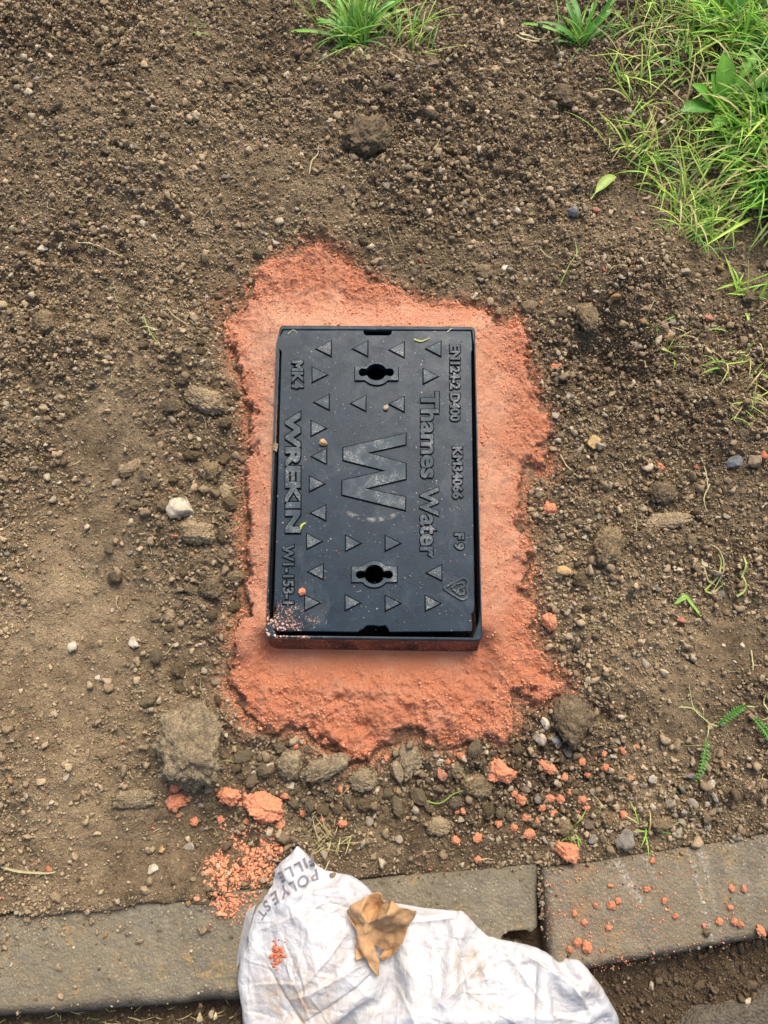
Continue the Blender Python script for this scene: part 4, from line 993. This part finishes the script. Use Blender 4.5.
for a1, b1, a2, b2, am, wd in ((250, 935, 335, 900, .004, .006), (285, 1000, 400, 945, .005, .008), (300, 1024, 385, 965, -.005, .006), (420, 1010, 500, 955, .006, .007), (500, 945, 540, 1000, .006, .006), (515, 950, 600, 1000, .005, .006),
                               (455, 925, 470, 1020, -.004, .01), (395, 985, 430, 1040, .005, .007), (540, 960, 530, 1030, -.005, .006), (270, 900, 370, 885, .003, .005), (262, 960, 310, 1030, -.004, .006), (480, 1000, 600, 1030, .005, .008), (560, 966, 600, 1024, .006, .005), (350, 930, 300, 990, .003, .005)):
    (q1, q2), (q3, q4) = G2(a1, b1, .035), G2(a2, b2, .035); cz += crease(q1, q2, q3, q4, am, wd, 1)
bv[:, 2] += cz * sstep(0, .012, sdb); me.vertices.foreach_set('co', bv.astype(np.float32).ravel()); me.update()
tag(bag, 'crumpled white plastic sack lying over the kerb stone', 'plastic bag')
BT = BVHTree.FromPolygons([Vector(v) for v in bv], bf.tolist())
def bag_z(x, y, default=.03):
    hit = BT.ray_cast(Vector((x, y, 1)), Vector((0, 0, -1))); return hit[0].z if hit[0] else default
def print_text(chars):
    bm = bmesh.new()
    for ch, px, py, ang, hpx in chars:
        cu = bpy.data.curves.new('tmp', 'FONT'); cu.body = ch; cu.align_x = 'CENTER'; cu.align_y = 'CENTER'; cu.size = 1; cu.offset = .028
        t = bpy.data.objects.new('tmp', cu); COL.objects.link(t)
        dg = bpy.context.evaluated_depsgraph_get(); me = bpy.data.meshes.new_from_object(t.evaluated_get(dg)); bpy.data.objects.remove(t); bpy.data.curves.remove(cu)
        b2 = bmesh.new(); b2.from_mesh(me); bmesh.ops.triangulate(b2, faces=b2.faces)
        for _ in range(2): bmesh.ops.subdivide_edges(b2, edges=[e for e in b2.edges if e.calc_length() > .12], cuts=1, use_grid_fill=False); bmesh.ops.triangulate(b2, faces=b2.faces)
        cx, cy = G2(px, py, .02); s_ = hpx * .00128 / .73; ca, sa = math.cos(math.radians(ang)), math.sin(math.radians(ang))
        for v in b2.verts:
            lx, ly = v.co.x * s_ * 1.05, v.co.y * s_
            X_, Y_ = cx + lx * ca - ly * sa, cy + lx * sa + ly * ca
            v.co = (X_, Y_, bag_z(X_, Y_, .02) + .0009)
        b2.to_mesh(me); b2.free(); bm.from_mesh(me)
    bmesh.ops.recalc_face_normals(bm, faces=bm.faces)
    me = bpy.data.meshes.new('printed_text'); bm.to_mesh(me); bm.free(); return link('printed_text', me, M['ink'], bag)
print_text([('P', 314, 876, 197, 9.5), ('O', 303, 880.5, 202, 9.5), ('L', 293.5, 885, 207, 9.5), ('Y', 284.5, 890, 211, 9.5), ('E', 275, 897, 218, 9.5), ('S', 267, 905, 226, 9), ('T', 261.5, 913, 238, 8),
            ('F', 311, 861.5, 200, 10), ('I', 304.5, 864, 204, 10), ('L', 298.5, 867.5, 205, 10), ('L', 289.5, 871.5, 206, 10), ('E', 281.5, 876.5, 210, 9.5)])
def film(pts, mat=M['film'], name='clear_liner'):
    bm = bmesh.new(); bm.faces.new([bm.verts.new((*G2(a, b, z), z)) for a, b, z in pts]); bmesh.ops.triangulate(bm, faces=bm.faces)
    me = bpy.data.meshes.new(name); bm.to_mesh(me); bm.free(); return link(name, me, mat, bag)
film([(256, 904, .016), (246, 912, .006), (239, 945, .004), (236, 968, .004), (242, 960, .016), (250, 925, .02)])
film([(374, 899, .018), (395, 903, .012), (425, 908, .008), (457, 911, .016), (455, 918, .02), (420, 922, .024), (385, 918, .024)])

# orange splash on the bag
rs = np.random.RandomState(5)
def bag_crumbs(n, px, py, sx, sy, rmax, name, label):
    cx, cy = G2(px, py, .04); x = rs.normal(cx, sx, n); y = rs.normal(cy, sy, n); V, Fc = rock(90, 2, 4, .3, (1, .9, .6)); Ps, Fs = [], []
    for k in range(n):
        r = rs.uniform(.001, rmax); z = bag_z(x[k], y[k]); Fs.append(Fc + len(V) * k); Ps.append(V * r + np.array([x[k], y[k], z + r * .3]))
    o = mesh_np(name, np.concatenate(Ps), np.concatenate(Fs), M['sandcrumb'], col=np.tile(np.array([.62, .19, .10]), (len(V) * n, 1))); return tag(o, label, 'mortar splash', kind='stuff')
bag_crumbs(60, 276, 955, .0045, .006, .0028, 'mortar_splash', 'orange mortar splash on the left lobe of the white bag')

# brown paper
PV = [(60, 270, 6), (110, 210, 12), (230, 140, 17), (350, 110, 14), (385, 180, 18), (320, 230, 5), (240, 370, 20), (120, 385, 3), (440, 180, 28), (510, 235, 27), (515, 330, 22), (470, 460, 9), (370, 440, 12), (300, 400, 15),
      (645, 255, 16), (640, 310, 12), (590, 380, 15), (540, 540, 11), (450, 650, 8), (370, 695, 4), (325, 670, 4), (440, 600, 4), (150, 480, 9), (215, 465, 16), (290, 560, 15), (330, 690, 12), (330, 810, 5), (300, 815, 4), (220, 660, 10), (135, 560, 4),
      (370, 600, 3), (170, 290, 20), (400, 300, 34), (135, 690, 3), (200, 660, 4)]
PF = [(31, 0, 1), (31, 1, 2), (31, 2, 5), (31, 5, 6), (31, 6, 7), (31, 7, 0), (2, 3, 5), (3, 4, 5), (5, 4, 8), (32, 5, 8), (32, 8, 9), (32, 9, 10), (32, 10, 12), (10, 11, 12), (32, 12, 13), (32, 13, 6), (32, 6, 5),
      (9, 14, 15), (9, 15, 10), (10, 15, 16), (10, 16, 11), (11, 16, 17), (11, 17, 21), (21, 17, 18), (21, 18, 19), (21, 19, 20), (22, 7, 6), (22, 6, 23), (6, 13, 23), (13, 12, 24), (13, 24, 23), (12, 11, 21), (12, 21, 30), (12, 30, 24),
      (30, 21, 20), (7, 22, 0), (22, 23, 28), (22, 28, 29), (23, 24, 28), (24, 25, 28), (28, 25, 26), (28, 26, 27), (29, 33, 34), (29, 34, 28)]
pv = []
for a, b, zo in PV:
    px, py = 340 + a / 8.53, 880 + b / 8.53; x, y = G2(px, py, .04); z = bag_z(x, y, .02); z = max(z, .02) + zo * .0018 + .001; x, y = G2(px, py, z); pv.append((x, y, z))
me = bpy.data.meshes.new('brown_paper'); me.from_pydata(pv, [], PF); me.update()
bm = bmesh.new(); bm.from_mesh(me); cl = bm.edges.layers.float.new('crease_edge')
for e in bm.edges: e[cl] = .9 if e.is_boundary else .75
bmesh.ops.recalc_face_normals(bm, faces=bm.faces)
bm.to_mesh(me); bm.free()
for p in me.polygons: p.use_smooth = True
paper = link('brown_paper', me, M['paper']); tag(paper, 'torn crumpled brown paper scrap resting on the white bag', 'paper scrap')
a = paper.modifiers.new('s', 'SUBSURF'); a.levels = a.render_levels = 3
tx = bpy.data.textures.new('crumple', 'VORONOI'); tx.noise_scale = .014; tx.distance_metric = 'DISTANCE'
a = paper.modifiers.new('d', 'DISPLACE'); a.texture = tx; a.strength = .006; a.mid_level = .4; a.texture_coords = 'LOCAL'
a = paper.modifiers.new('t', 'SOLIDIFY'); a.thickness = .0006

# ------------------------------------------------------------------ plants
class Rib:
    """collects leaf blades into one mesh"""
    def __init__(s): s.V = []; s.F = []; s.C = []; s.n = 0
    def add(s, pts, wid, col, fold=.25, tipcol=None):
        pts = np.array(pts, float); m = len(pts); d = np.gradient(pts, axis=0); d /= np.linalg.norm(d, axis=1)[:, None] + 1e-9
        side = np.cross(d, [0, 0, 1.0]); ln = np.linalg.norm(side, axis=1); side = np.where(ln[:, None] > .15, side / (ln[:, None] + 1e-9), side[0] / (np.linalg.norm(side[0]) + 1e-9))
        up = np.cross(side, d); w_ = np.array(wid)[:, None]
        V = np.concatenate([pts - side * w_ + up * w_ * fold, pts, pts + side * w_ + up * w_ * fold]); s.V.append(V)
        k = np.arange(m - 1); F1 = np.stack([k, k + 1, k + 1 + m, k + m], 1); s.F += [F1 + s.n, F1 + m + s.n]; s.n += 3 * m
        c = np.tile(np.array(col), (m, 1))
        if tipcol is not None: t = np.linspace(0, 1, m)[:, None] ** 2; c = c * (1 - t) + np.array(tipcol) * t
        s.C.append(np.concatenate([c, np.minimum(c * 1.35 + .02, 1), c * .92]))
    def build(s, name, parent=None, mat=None):
        return mesh_np(name, np.concatenate(s.V), np.concatenate(s.F), mat or M['leaf'], parent, col=np.concatenate(s.C))
def gz(x, y): return float(full_h(np.array([x]), np.array([y]))[0])
def blade_pts(x, y, ang, L, lean, droop, m=8, z=None, curl=0):
    z0 = gz(x, y) - .002 if z is None else z; out = []; p = np.array([x, y, z0]); el = lean
    for k in range(m):
        out.append(p.copy()); p = p + np.array([math.cos(ang) * math.cos(el), math.sin(ang) * math.cos(el), math.sin(el)]) * L / (m - 1); el -= droop / (m - 1); ang += curl / (m - 1)
        if len(out) > 2: p[2] = max(p[2], z0 + .003)
    return out
GREENS = [(.15, .32, .04), (.22, .43, .05), (.30, .50, .07), (.38, .55, .10), (.10, .26, .05)]
def grass_blade(rb, x, y, rs, L=(.04, .10), w_=(.0009, .0022), dirn=None, pale=.0, tint=1.0):
    ang = rs.uniform(0, 6.283) if dirn is None else rs.normal(dirn[0], dirn[1]); ln = rs.uniform(*L); m = 8
    pts = blade_pts(x, y, ang, ln, rs.uniform(.4, 1.3), rs.uniform(.1, 1.7) if rs.rand() < .75 else 2.3, m, curl=rs.uniform(-.35, .35)); wd = rs.uniform(*w_); t = np.linspace(0, 1, m)
    c = np.array(GREENS[rs.randint(5)]) * rs.uniform(.8, 1.25) * np.array([tint, .5 + .5 * tint, tint])
    if rs.rand() < .15 + pale: c = np.array([.50, .42, .20])
    rb.add(pts, wd * (1 - t ** 2.2) + .0001, c, .35, c * 1.3 + np.array([.06, .05, 0]))
# dense patch at the top right
GP = [G2(*p) for p in ((598, 78), (640, 45), (640, -60), (900, -80), (900, 200), (768, 235), (745, 215), (715, 235), (680, 275), (662, 262), (668, 232), (650, 200), (622, 188), (602, 150))]
rs = np.random.RandomState(31); rb = Rib(); xs = rs.uniform(.33, 1.05, 60000); ys = rs.uniform(.60, 1.45, 60000); sdp = poly_dist(xs, ys, GP)
dn = sstep(-.004, .05, sdp) * (.30 + .7 * sstep(-.12, .1, fbm(xs, ys, .06, 3, 500))); dn = dn * (.35 + .65 * sstep(690, 760, 384 + xs / .00166)) ; keepg = rs.rand(60000) < dn * (.55 + .55 * (xs > .56)) * (1 - .75 * blob(xs, ys, 716, 112, .045)) * sstep(-.22, .12, fbm(xs, ys, .035, 3, 510))
for x, y in zip(xs[keepg], ys[keepg]):
    ys_ = x > .58; grass_blade(rb, x, y, rs, (.06, .15) if ys_ else (.04, .11), (.0013, .0034) if ys_ else (.0007, .0018), tint=.55 if x > .60 and rs.rand() < .8 else 1.15, pale=.0 if ys_ else .08)
tag(rb.build('grass'), 'patch of bright green grass in the top right corner', 'grass', kind='stuff')
print('grass blades', int(keepg.sum()))
def tuft(px, py, n, L, spread, label, seed, w_=(.0008, .0018), dirn=None, pale=0., cat='grass tuft', name='grass_tuft', group=None):
    rs = np.random.RandomState(seed); rb = Rib(); cx, cy = G2(px, py)
    for k in range(n):
        x = cx + rs.normal(0, spread); y = cy + rs.normal(0, spread); grass_blade(rb, x, y, rs, L, w_, dirn, pale)
    o = rb.build(name); return tag(o, label, cat, group)
tuft(690, 235, 60, (.03, .08), .018, 'pale lime grass tuft at the lower end of the grass patch', 1, dirn=(.6, .6))
tuft(412, 52, 26, (.04, .12), .018, 'loose thin grass blades spreading right of the leafy top middle weed', 12, w_=(.0006, .0013), dirn=(1.0, .9))
tuft(318, 14, 14, (.05, .12), .016, 'thin blades at the top edge, left of the leafy weed', 13, w_=(.0006, .0013), dirn=(2.4, .8))
tuft(628, 40, 22, (.05, .11), .014, 'small grass tuft standing between the drooping weed and the grass patch', 14, w_=(.0007, .0014))
tuft(745, 295, 16, (.03, .08), .012, 'upright grass tuft by the right edge, under the grass patch', 2, w_=(.0012, .0026))
tuft(735, 370, 22, (.02, .06), .022, 'thin wispy grass tuft near the right edge, with yellowed blades', 3, pale=.35)
tuft(675, 345, 20, (.02, .045), .022, 'sparse low grass sprouts above the dark hollow at the right', 4, pale=.1, w_=(.0005, .001))
tuft(735, 410, 16, (.02, .045), .016, 'yellowish grass wisps below the thin tuft at the right edge', 5, pale=.5, w_=(.0005, .001))
tuft(575, 835, 16, (.012, .03), .006, 'tiny green grass sprout above the kerb, left of the round grey stone', 6, w_=(.0005, .0009))
tuft(645, 828, 8, (.02, .04), .004, 'little green sprout beside the round grey stone at the kerb', 7, w_=(.0007, .0012))
tuft(333, 838, 26, (.015, .045), .010, 'dry straw tuft in the soil just above the white bag', 8, pale=.85, w_=(.0004, .0009))
rs = np.random.RandomState(9); rb = Rib()
for k in range(60):
    x = rs.uniform(-.62, -.12); y = float(kerb_bot_y(x)) - abs(rs.normal(.012, .012)); grass_blade(rb, x, y, rs, (.012, .035), (.0004, .0009), (math.pi * .5 + rs.choice([-1.4, 1.4]), .5), .8)
tag(rb.build('dry_grass'), 'dry grass strands along the road side of the left kerb stone', 'dry grass', kind='stuff')
tuft(200, 40, 8, (.02, .05), .012, 'few thin green sprouts at the top left', 10, w_=(.0005, .0009))
def leaf(rb, x, y, ang, L, wmax, lean, droop, col, lobed=0, z=None, curl=0, wave=0, m=44):
    pts = blade_pts(x, y, ang, L, lean, droop, m, z=z, curl=curl); t = np.linspace(0, 1, m)
    w_ = wmax * (np.sin(np.pi * t ** 1.5) ** .8 * .92 + .08 * (1 - t)) + .0004
    if lobed: w_ = w_ * np.where(t < .86, .28 + .72 * ((t * lobed * 1.0) % 1.0), 1)
    rb.add(pts, w_, col, .22, np.array(col) * 1.1)
# dandelion in the grass
def rosette(name, label, px, py, leaves, cat, seed, blades=0, bl=(.05, .1), group=None):
    root = empty(name, (0, 0, 0)); x, y = G2(px, py); z = gz(x, y); root.location = (x, y, z); tag(root, label, cat, group)
    rs = np.random.RandomState(seed)
    for (ang, L, wm, lean, droop, col, lob) in leaves:
        rb = Rib(); leaf(rb, 0, 0, math.radians(ang), L, wm, lean, droop, col, lob, z=-.002, curl=rs.uniform(-.3, .3)); rb.build('leaf', root)
    if blades:
        rb = Rib()
        for k in range(blades):
            m = 9; t = np.linspace(0, 1, m); pts = blade_pts(rs.normal(0, .016), rs.normal(0, .012), rs.normal(1.5, 1.1), rs.uniform(*bl), rs.uniform(.4, 1.3), rs.uniform(.3, 1.8), m, z=-.003)
            rb.add(pts, rs.uniform(.0008, .002) * (1 - t ** 2) + .0001, GREENS[rs.randint(5)], .35)
        rb.build('stems', root)
    return root
g1, g2, g3 = (.13, .34, .035), (.19, .42, .05), (.09, .26, .035)
rosette('dandelion', 'broad leaved dandelion growing in the grass at the top right', 716, 122,
        [(168, .085, .013, .95, .6, g1, 0), (100, .090, .018, 1.1, .6, g2, 0), (62, .10, .014, 1.0, .8, g2, 5), (30, .12, .015, .9, .8, g2, 5), (128, .07, .015, 1.1, .5, g1, 0), (190, .095, .014, .8, .8, g3, 0), (5, .09, .013, .9, .9, g3, 5), (250, .06, .010, .8, .8, g2, 0), (300, .07, .012, .8, 1, g1, 5), (45, .09, .010, .7, 1.2, (.30, .48, .09), 6), (85, .08, .009, .8, 1.1, g3, 6)], 'dandelion', 3)
rosette('dandelion', 'tall lobed dandelion leaves in the grass close to the top edge', 715, 45,
        [(80, .11, .015, 1.1, .8, g2, 5), (110, .10, .014, 1.0, .8, g1, 5), (50, .11, .014, 1.0, .8, g3, 5), (140, .08, .011, .9, .8, g2, 4)], 'dandelion', 4)
def wild(seed, n, a0, a1, L0, L1, w0, w1, lob):
    q = np.random.RandomState(seed); gs = (g1, g2, g3, (.30, .48, .09))
    return [(q.uniform(a0, a1), q.uniform(L0, L1), q.uniform(w0, w1), q.uniform(.55, 1.25), q.uniform(.4, 1.5), gs[q.randint(4)], q.randint(4, 8) if q.rand() < lob else 0) for _ in range(n)]
rosette('weed', 'leafy green weed with upright pale stems at the top left of centre', 356, 46,
        wild(1, 26, 15, 170, .05, .14, .0018, .0062, .9) + wild(2, 6, -10, 190, .05, .13, .0015, .003, 0) + [(262, .05, .004, .6, .9, (.34, .42, .12), 5), (205, .05, .004, .6, 1.0, g1, 4), (295, .05, .003, .5, 1.0, (.62, .66, .36), 0), (172, .13, .0035, .4, .7, g2, 0)], 'weed', 5, 90, (.04, .13))
rosette('weed', 'green weed with drooping pointed leaves at the top, right of centre', 580, 48,
        wild(3, 13, 5, 170, .04, .12, .0025, .0075, .3) + wild(4, 5, 0, 180, .06, .13, .0015, .003, 0) + [(30, .09, .004, .7, 1.4, (.24, .40, .14), 0), (240, .05, .003, .5, 1.2, g1, 0), (165, .13, .003, .6, 1.2, g2, 0)], 'weed', 6, 26, (.04, .11))
# small loose leaf, blades and seedlings lying on the soil
def on_path(rb, pxs, w0, col, lift=.004, tip=None, wf=None, zz=None):
    xy = np.array([G2(a, b, .006) for a, b in pxs]); t = np.linspace(0, 1, len(xy)); T = np.linspace(0, 1, 26)
    k = np.searchsorted(t, T, 'right').clip(1, len(xy) - 1) - 1; f = (T - t[k]) / (t[k + 1] - t[k])
    P0 = xy[np.maximum(k - 1, 0)]; P1 = xy[k]; P2 = xy[k + 1]; P3 = xy[np.minimum(k + 2, len(xy) - 1)]; f = f[:, None]
    c = .5 * ((2 * P1) + (-P0 + P2) * f + (2 * P0 - 5 * P1 + 4 * P2 - P3) * f ** 2 + (-P0 + 3 * P1 - 3 * P2 + P3) * f ** 3)
    z = full_h(c[:, 0], c[:, 1]); z = np.convolve(np.pad(z, 3, 'edge'), np.ones(7) / 7, 'valid') + lift
    if zz is not None:
        z = np.full(len(z), zz); c = c - np.array(G2(*pxs[0], .006)) + np.array(G2(*pxs[0], zz))
    wd = np.array([wf(v) for v in T]) * w0 if wf else w0 * (1 - .7 * T ** 3)
    rb.add(np.column_stack([c, z]), wd, col, .3, tip)
def strand(name, label, paths, cat, col, w0=.0008, lift=.005, wf=None, tip=None, group=None):
    rb = Rib()
    for p in paths: on_path(rb, p, w0, col, lift, tip, wf)
    return tag(rb.build(name), label, cat, group)
strand('fallen_leaf', 'single lime green leaf lying on soil left of the grass', [[(590, 201), (597, 192), (605, 184), (615, 178)]], 'leaf', (.40, .55, .12), .0085, lift=.010, wf=lambda t: .1 + .9 * math.sin(max(0, t - .25) / .75 * math.pi) ** .8 if t > .25 else .1)
straw = (.55, .48, .27); grn = (.30, .42, .09); gp = (.62, .62, .38)
for p, lab in (([[(310, 177), (313, 162), (318, 155), (319, 146)]], 'pale curled root standing out on soil above the mortar'),
               ([[(515, 43), (530, 45), (546, 43)], [(518, 40), (532, 42), (545, 46)]], 'whitish dry husk beside the weed at the top, right of centre'),
               ([[(0, 866), (20, 871), (45, 873), (55, 872)], [(6, 870), (10, 862)]], 'long straw twig on the soil at the lower left edge'),
               ([[(80, 248), (98, 250), (115, 256), (128, 262)]], 'thin pale strand on the crumbly soil at the upper left'),
               ([[(145, 318), (152, 335), (163, 350)]], 'short green strand in the soil left of the mortar\'s top'),
               ([[(560, 285), (568, 268), (576, 255), (574, 242)]], 'thin yellow green strand above the mortar\'s upper right end'),
               ([[(715, 590), (722, 570), (716, 552), (705, 545)], [(700, 560), (708, 580), (718, 585)]], 'curled pale strands in the soil at the right, below the blue grey stone'),
               ([[(752, 650), (753, 662), (752, 671)]], 'short upright pale shoot close to the right edge'),
               ([[(560, 455), (568, 468), (578, 478)]], 'thin pale strand right of the mortar near a crumb cluster'),
               ([[(708, 485), (702, 500), (706, 512)], [(698, 460), (704, 475), (706, 492)]], 'fine yellow strands left below the blue grey stone'),
               ([[(390, 60), (400, 70), (415, 74)], [(425, 20), (420, 40), (412, 55)]], 'loose pale blades beside the top middle weed'),
               ([[(140, 328), (160, 332)]], 'tiny pale strand left of the mortar top'),
               ([[(168, 800 - 490), (176, 318), (190, 330)]], 'fine bent root thread left of the mortar\'s upper corner'),
               ([[(420, 800), (440, 805), (455, 795), (470, 790)]], 'thin green stem between clods below the mortar')):
    strand('dry_strand', lab, p, 'plant strand', straw if 'green' not in lab else grn, .0009 if 'twig' not in lab and 'husk' not in lab else .0016)
strand('seedling', 'small lime seedling with two blades lying on soil at the right', [[(674, 604), (684, 596), (690, 600), (702, 616)], [(686, 598), (680, 600), (676, 604)]], 'seedling', (.32, .55, .10), .0026, wf=lambda t: .4 + .6 * math.sin(t * math.pi))
strand('seedling', 'yellow green blade seedling between lime seedling and round clod', [[(706, 590), (716, 578), (719, 565), (715, 556)], [(706, 590), (715, 592), (726, 582)]], 'seedling', (.42, .52, .12), .0014)
strand('bent_leaf', 'bent yellow green shoots right of the lime seedling', [[(742, 578), (744, 565), (743, 556)], [(738, 596), (746, 588), (742, 575)]], 'seedling', (.45, .52, .15), .0016)
# yarrow like seedlings
def feather(rb, x0_, y0_, x1_, y1_, w0, col):
    a = np.array(G2(x0_, y0_, .01)); b = np.array(G2(x1_, y1_, .01)); d = b - a; L = np.linalg.norm(d); d /= L; nn = np.array([-d[1], d[0]]); m = 13
    pts = []
    for k in range(m):
        t = k / (m - 1); p = a + d * L * t + nn * .003 * math.sin(t * 3); pts.append((p[0], p[1], gz(*p) * .3 + gz(*a) * .7 + .006 + .006 * math.sin(t * math.pi)))
    rb.add(pts, [.0007] * m, col, .2); wpr = w0
    for k in range(1, m):
        for sg in (-1, 1):
            t = k / (m - 1); l2 = wpr * (math.sin(math.pi * (t * .8 + .12))) ; p = np.array(pts[k]); q = p + np.array([*(nn * sg * l2 + d * l2 * .5), .002]); mid = (p + q) / 2 + np.array([0, 0, .002])
            rb.add([p, mid, q], [.0005, .0013, .0003], np.array(col) * random.uniform(.85, 1.25), .2)
            rb.add([mid, mid + np.array([*(d * l2 * .4), .001])], [.0009, .0003], np.array(col), .2)
def yarrow(label, fl_, strands_, seed):
    root = empty('yarrow_seedling'); tag(root, label, 'seedling', None)
    for f in fl_:
        rb = Rib(); feather(rb, *f, .006, (.10, .30, .04)); o = rb.build('leaf', root)
    rb = Rib()
    for s_ in strands_: on_path(rb, s_, .0008, (.52, .56, .24), .005)
    rb.build('stem', root)
yarrow('seedling with feathery green leaves and pale stems at the right, above gravel', [(718, 726, 746, 706), (706, 738, 695, 780)], [[(718, 726), (710, 724), (703, 719), (692, 708), (687, 685)], [(678, 707), (690, 708), (700, 715)], [(708, 725), (707, 732), (706, 738)]], 1)
yarrow('feathery green seedling cut by the right edge of the photo', [(750, 716, 768, 745)], [[(746, 706), (757, 707)], [(764, 694), (763, 705), (768, 716), (760, 720)]], 2)

# bits lying on the lid
def lid_bit(name, px, py, a, b, mat, label, cat, seed, sub=4):
    x, y = G2(px, py, ZT); V, Fc = rock(seed, sub, 5, .25, (1, 1, 1), 1); V = V * np.array([a * K, b * K, min(a, b) * K * .6])
    o = mesh_np(name, V, Fc, mat); o.location = (x, y, ZT + min(a, b) * K * .45); tag(o, label, cat)
lid_bit('soil_crumb', 323.5, 443, 4.6, 4.2, M['yellow'], 'tan crumb on the cover beside the left row of triangles', 'soil crumb', 501)
lid_bit('soil_crumb', 276, 448, 3.0, 5.0, M['tclod'], 'tan crumb caught in the cover\'s left gap', 'soil crumb', 502)
lid_bit('mortar_crumb', 302.5, 592, 4.3, 3.9, M['lump'], 'round orange crumb on the cover at its lower left', 'mortar crumb', 503)
lid_bit('soil_crumb', 386, 408, 3.0, 4.0, M['pale'], 'pale smear of grit below the upper keyhole', 'grit', 504)

for p, cl_, w0, lab in (([(414, 339), (421, 341), (429, 338)], (.50, .50, .16), .0014, 'yellow green leaf sliver on the cover near its upper right corner'), ([(299, 531), (302, 525), (306, 523)], (.50, .58, .10), .0018, 'tiny yellow leaf bit on the cover beside the bold lettering'),
                       ([(288, 334), (293, 330), (297, 333)], (.48, .50, .25), .0006, 'thin dry leaf shred at the cover\'s upper left corner'), ([(447, 332), (452, 328)], (.6, .6, .42), .0006, 'thin pale shred at the cover\'s upper right corner')):
    rb = Rib(); on_path(rb, p, w0, cl_, zz=ZT + .0012); tag(rb.build('leaf_shred'), lab, 'leaf shred')

# fine roots and straw fibres all over the soil
rs = np.random.RandomState(77); rb = Rib()
for k in range(420):
    px, py = rs.uniform(0, 768), rs.uniform(0, 880); x, y = G2(px, py)
    A, B = np.array([x]), np.array([y])
    if poly_dist(A, B, SAND)[0] > -.01 or poly_dist(A, B, BAG)[0] > -.01 or y < float(kerb_top_y(x)) + .004: continue
    L = rs.uniform(4, 22); a_ = rs.uniform(0, 6.28); b_ = a_ + rs.normal(0, .7)
    m_ = (px + math.cos(a_) * L / 2, py + math.sin(a_) * L / 2); on_path(rb, [(px, py), m_, (m_[0] + math.cos(b_) * L / 2, m_[1] + math.sin(b_) * L / 2)], rs.uniform(.0003, .0007), np.array([(.52, .43, .26), (.30, .20, .11), (.42, .40, .18)][rs.randint(3)]) * rs.uniform(.7, 1.2), rs.uniform(.001, .006))
tag(rb.build('plant_fibres'), 'fine dry roots and straw fibres strewn over the soil', 'plant fibres', kind='stuff')

def lid_pts(rs, n):
    x1_, y1_ = Lp(286, 622); m = int(n * .45)
    x = np.concatenate([rs.normal(x1_, .016, m), rs.uniform(-.15, .14, n)]); y = np.concatenate([rs.normal(y1_, .014, m), rs.uniform(.11, .60, n)])
    ok = (poly_dist(x, y, FR) > .012) & ((vnoise(x, y, .03, 55) > -.15) | (np.arange(len(x)) < m)); return x[ok], y[ok]
def lid_col(rs, x, y, n):
    q = rs.rand(n)[:, None]; near = (np.hypot(x - Lp(286, 622)[0], y - Lp(286, 622)[1]) < .05)[:, None]
    return np.where(near | (q < .2), np.array([.72, .36, .22]), np.where(q < .6, np.array([.42, .36, .27]), np.array([.16, .12, .08]))) * rs.uniform(.7, 1.2, (n, 1))
tag(crumb_field('cover_grit', 420, .0004, .0017, 1, lid_pts, lid_col, M['crumb'], 480, 2.2, zc=ZT - .0003), 'fine pale grit and orange dust sprinkled over the black cover', 'grit', kind='stuff')
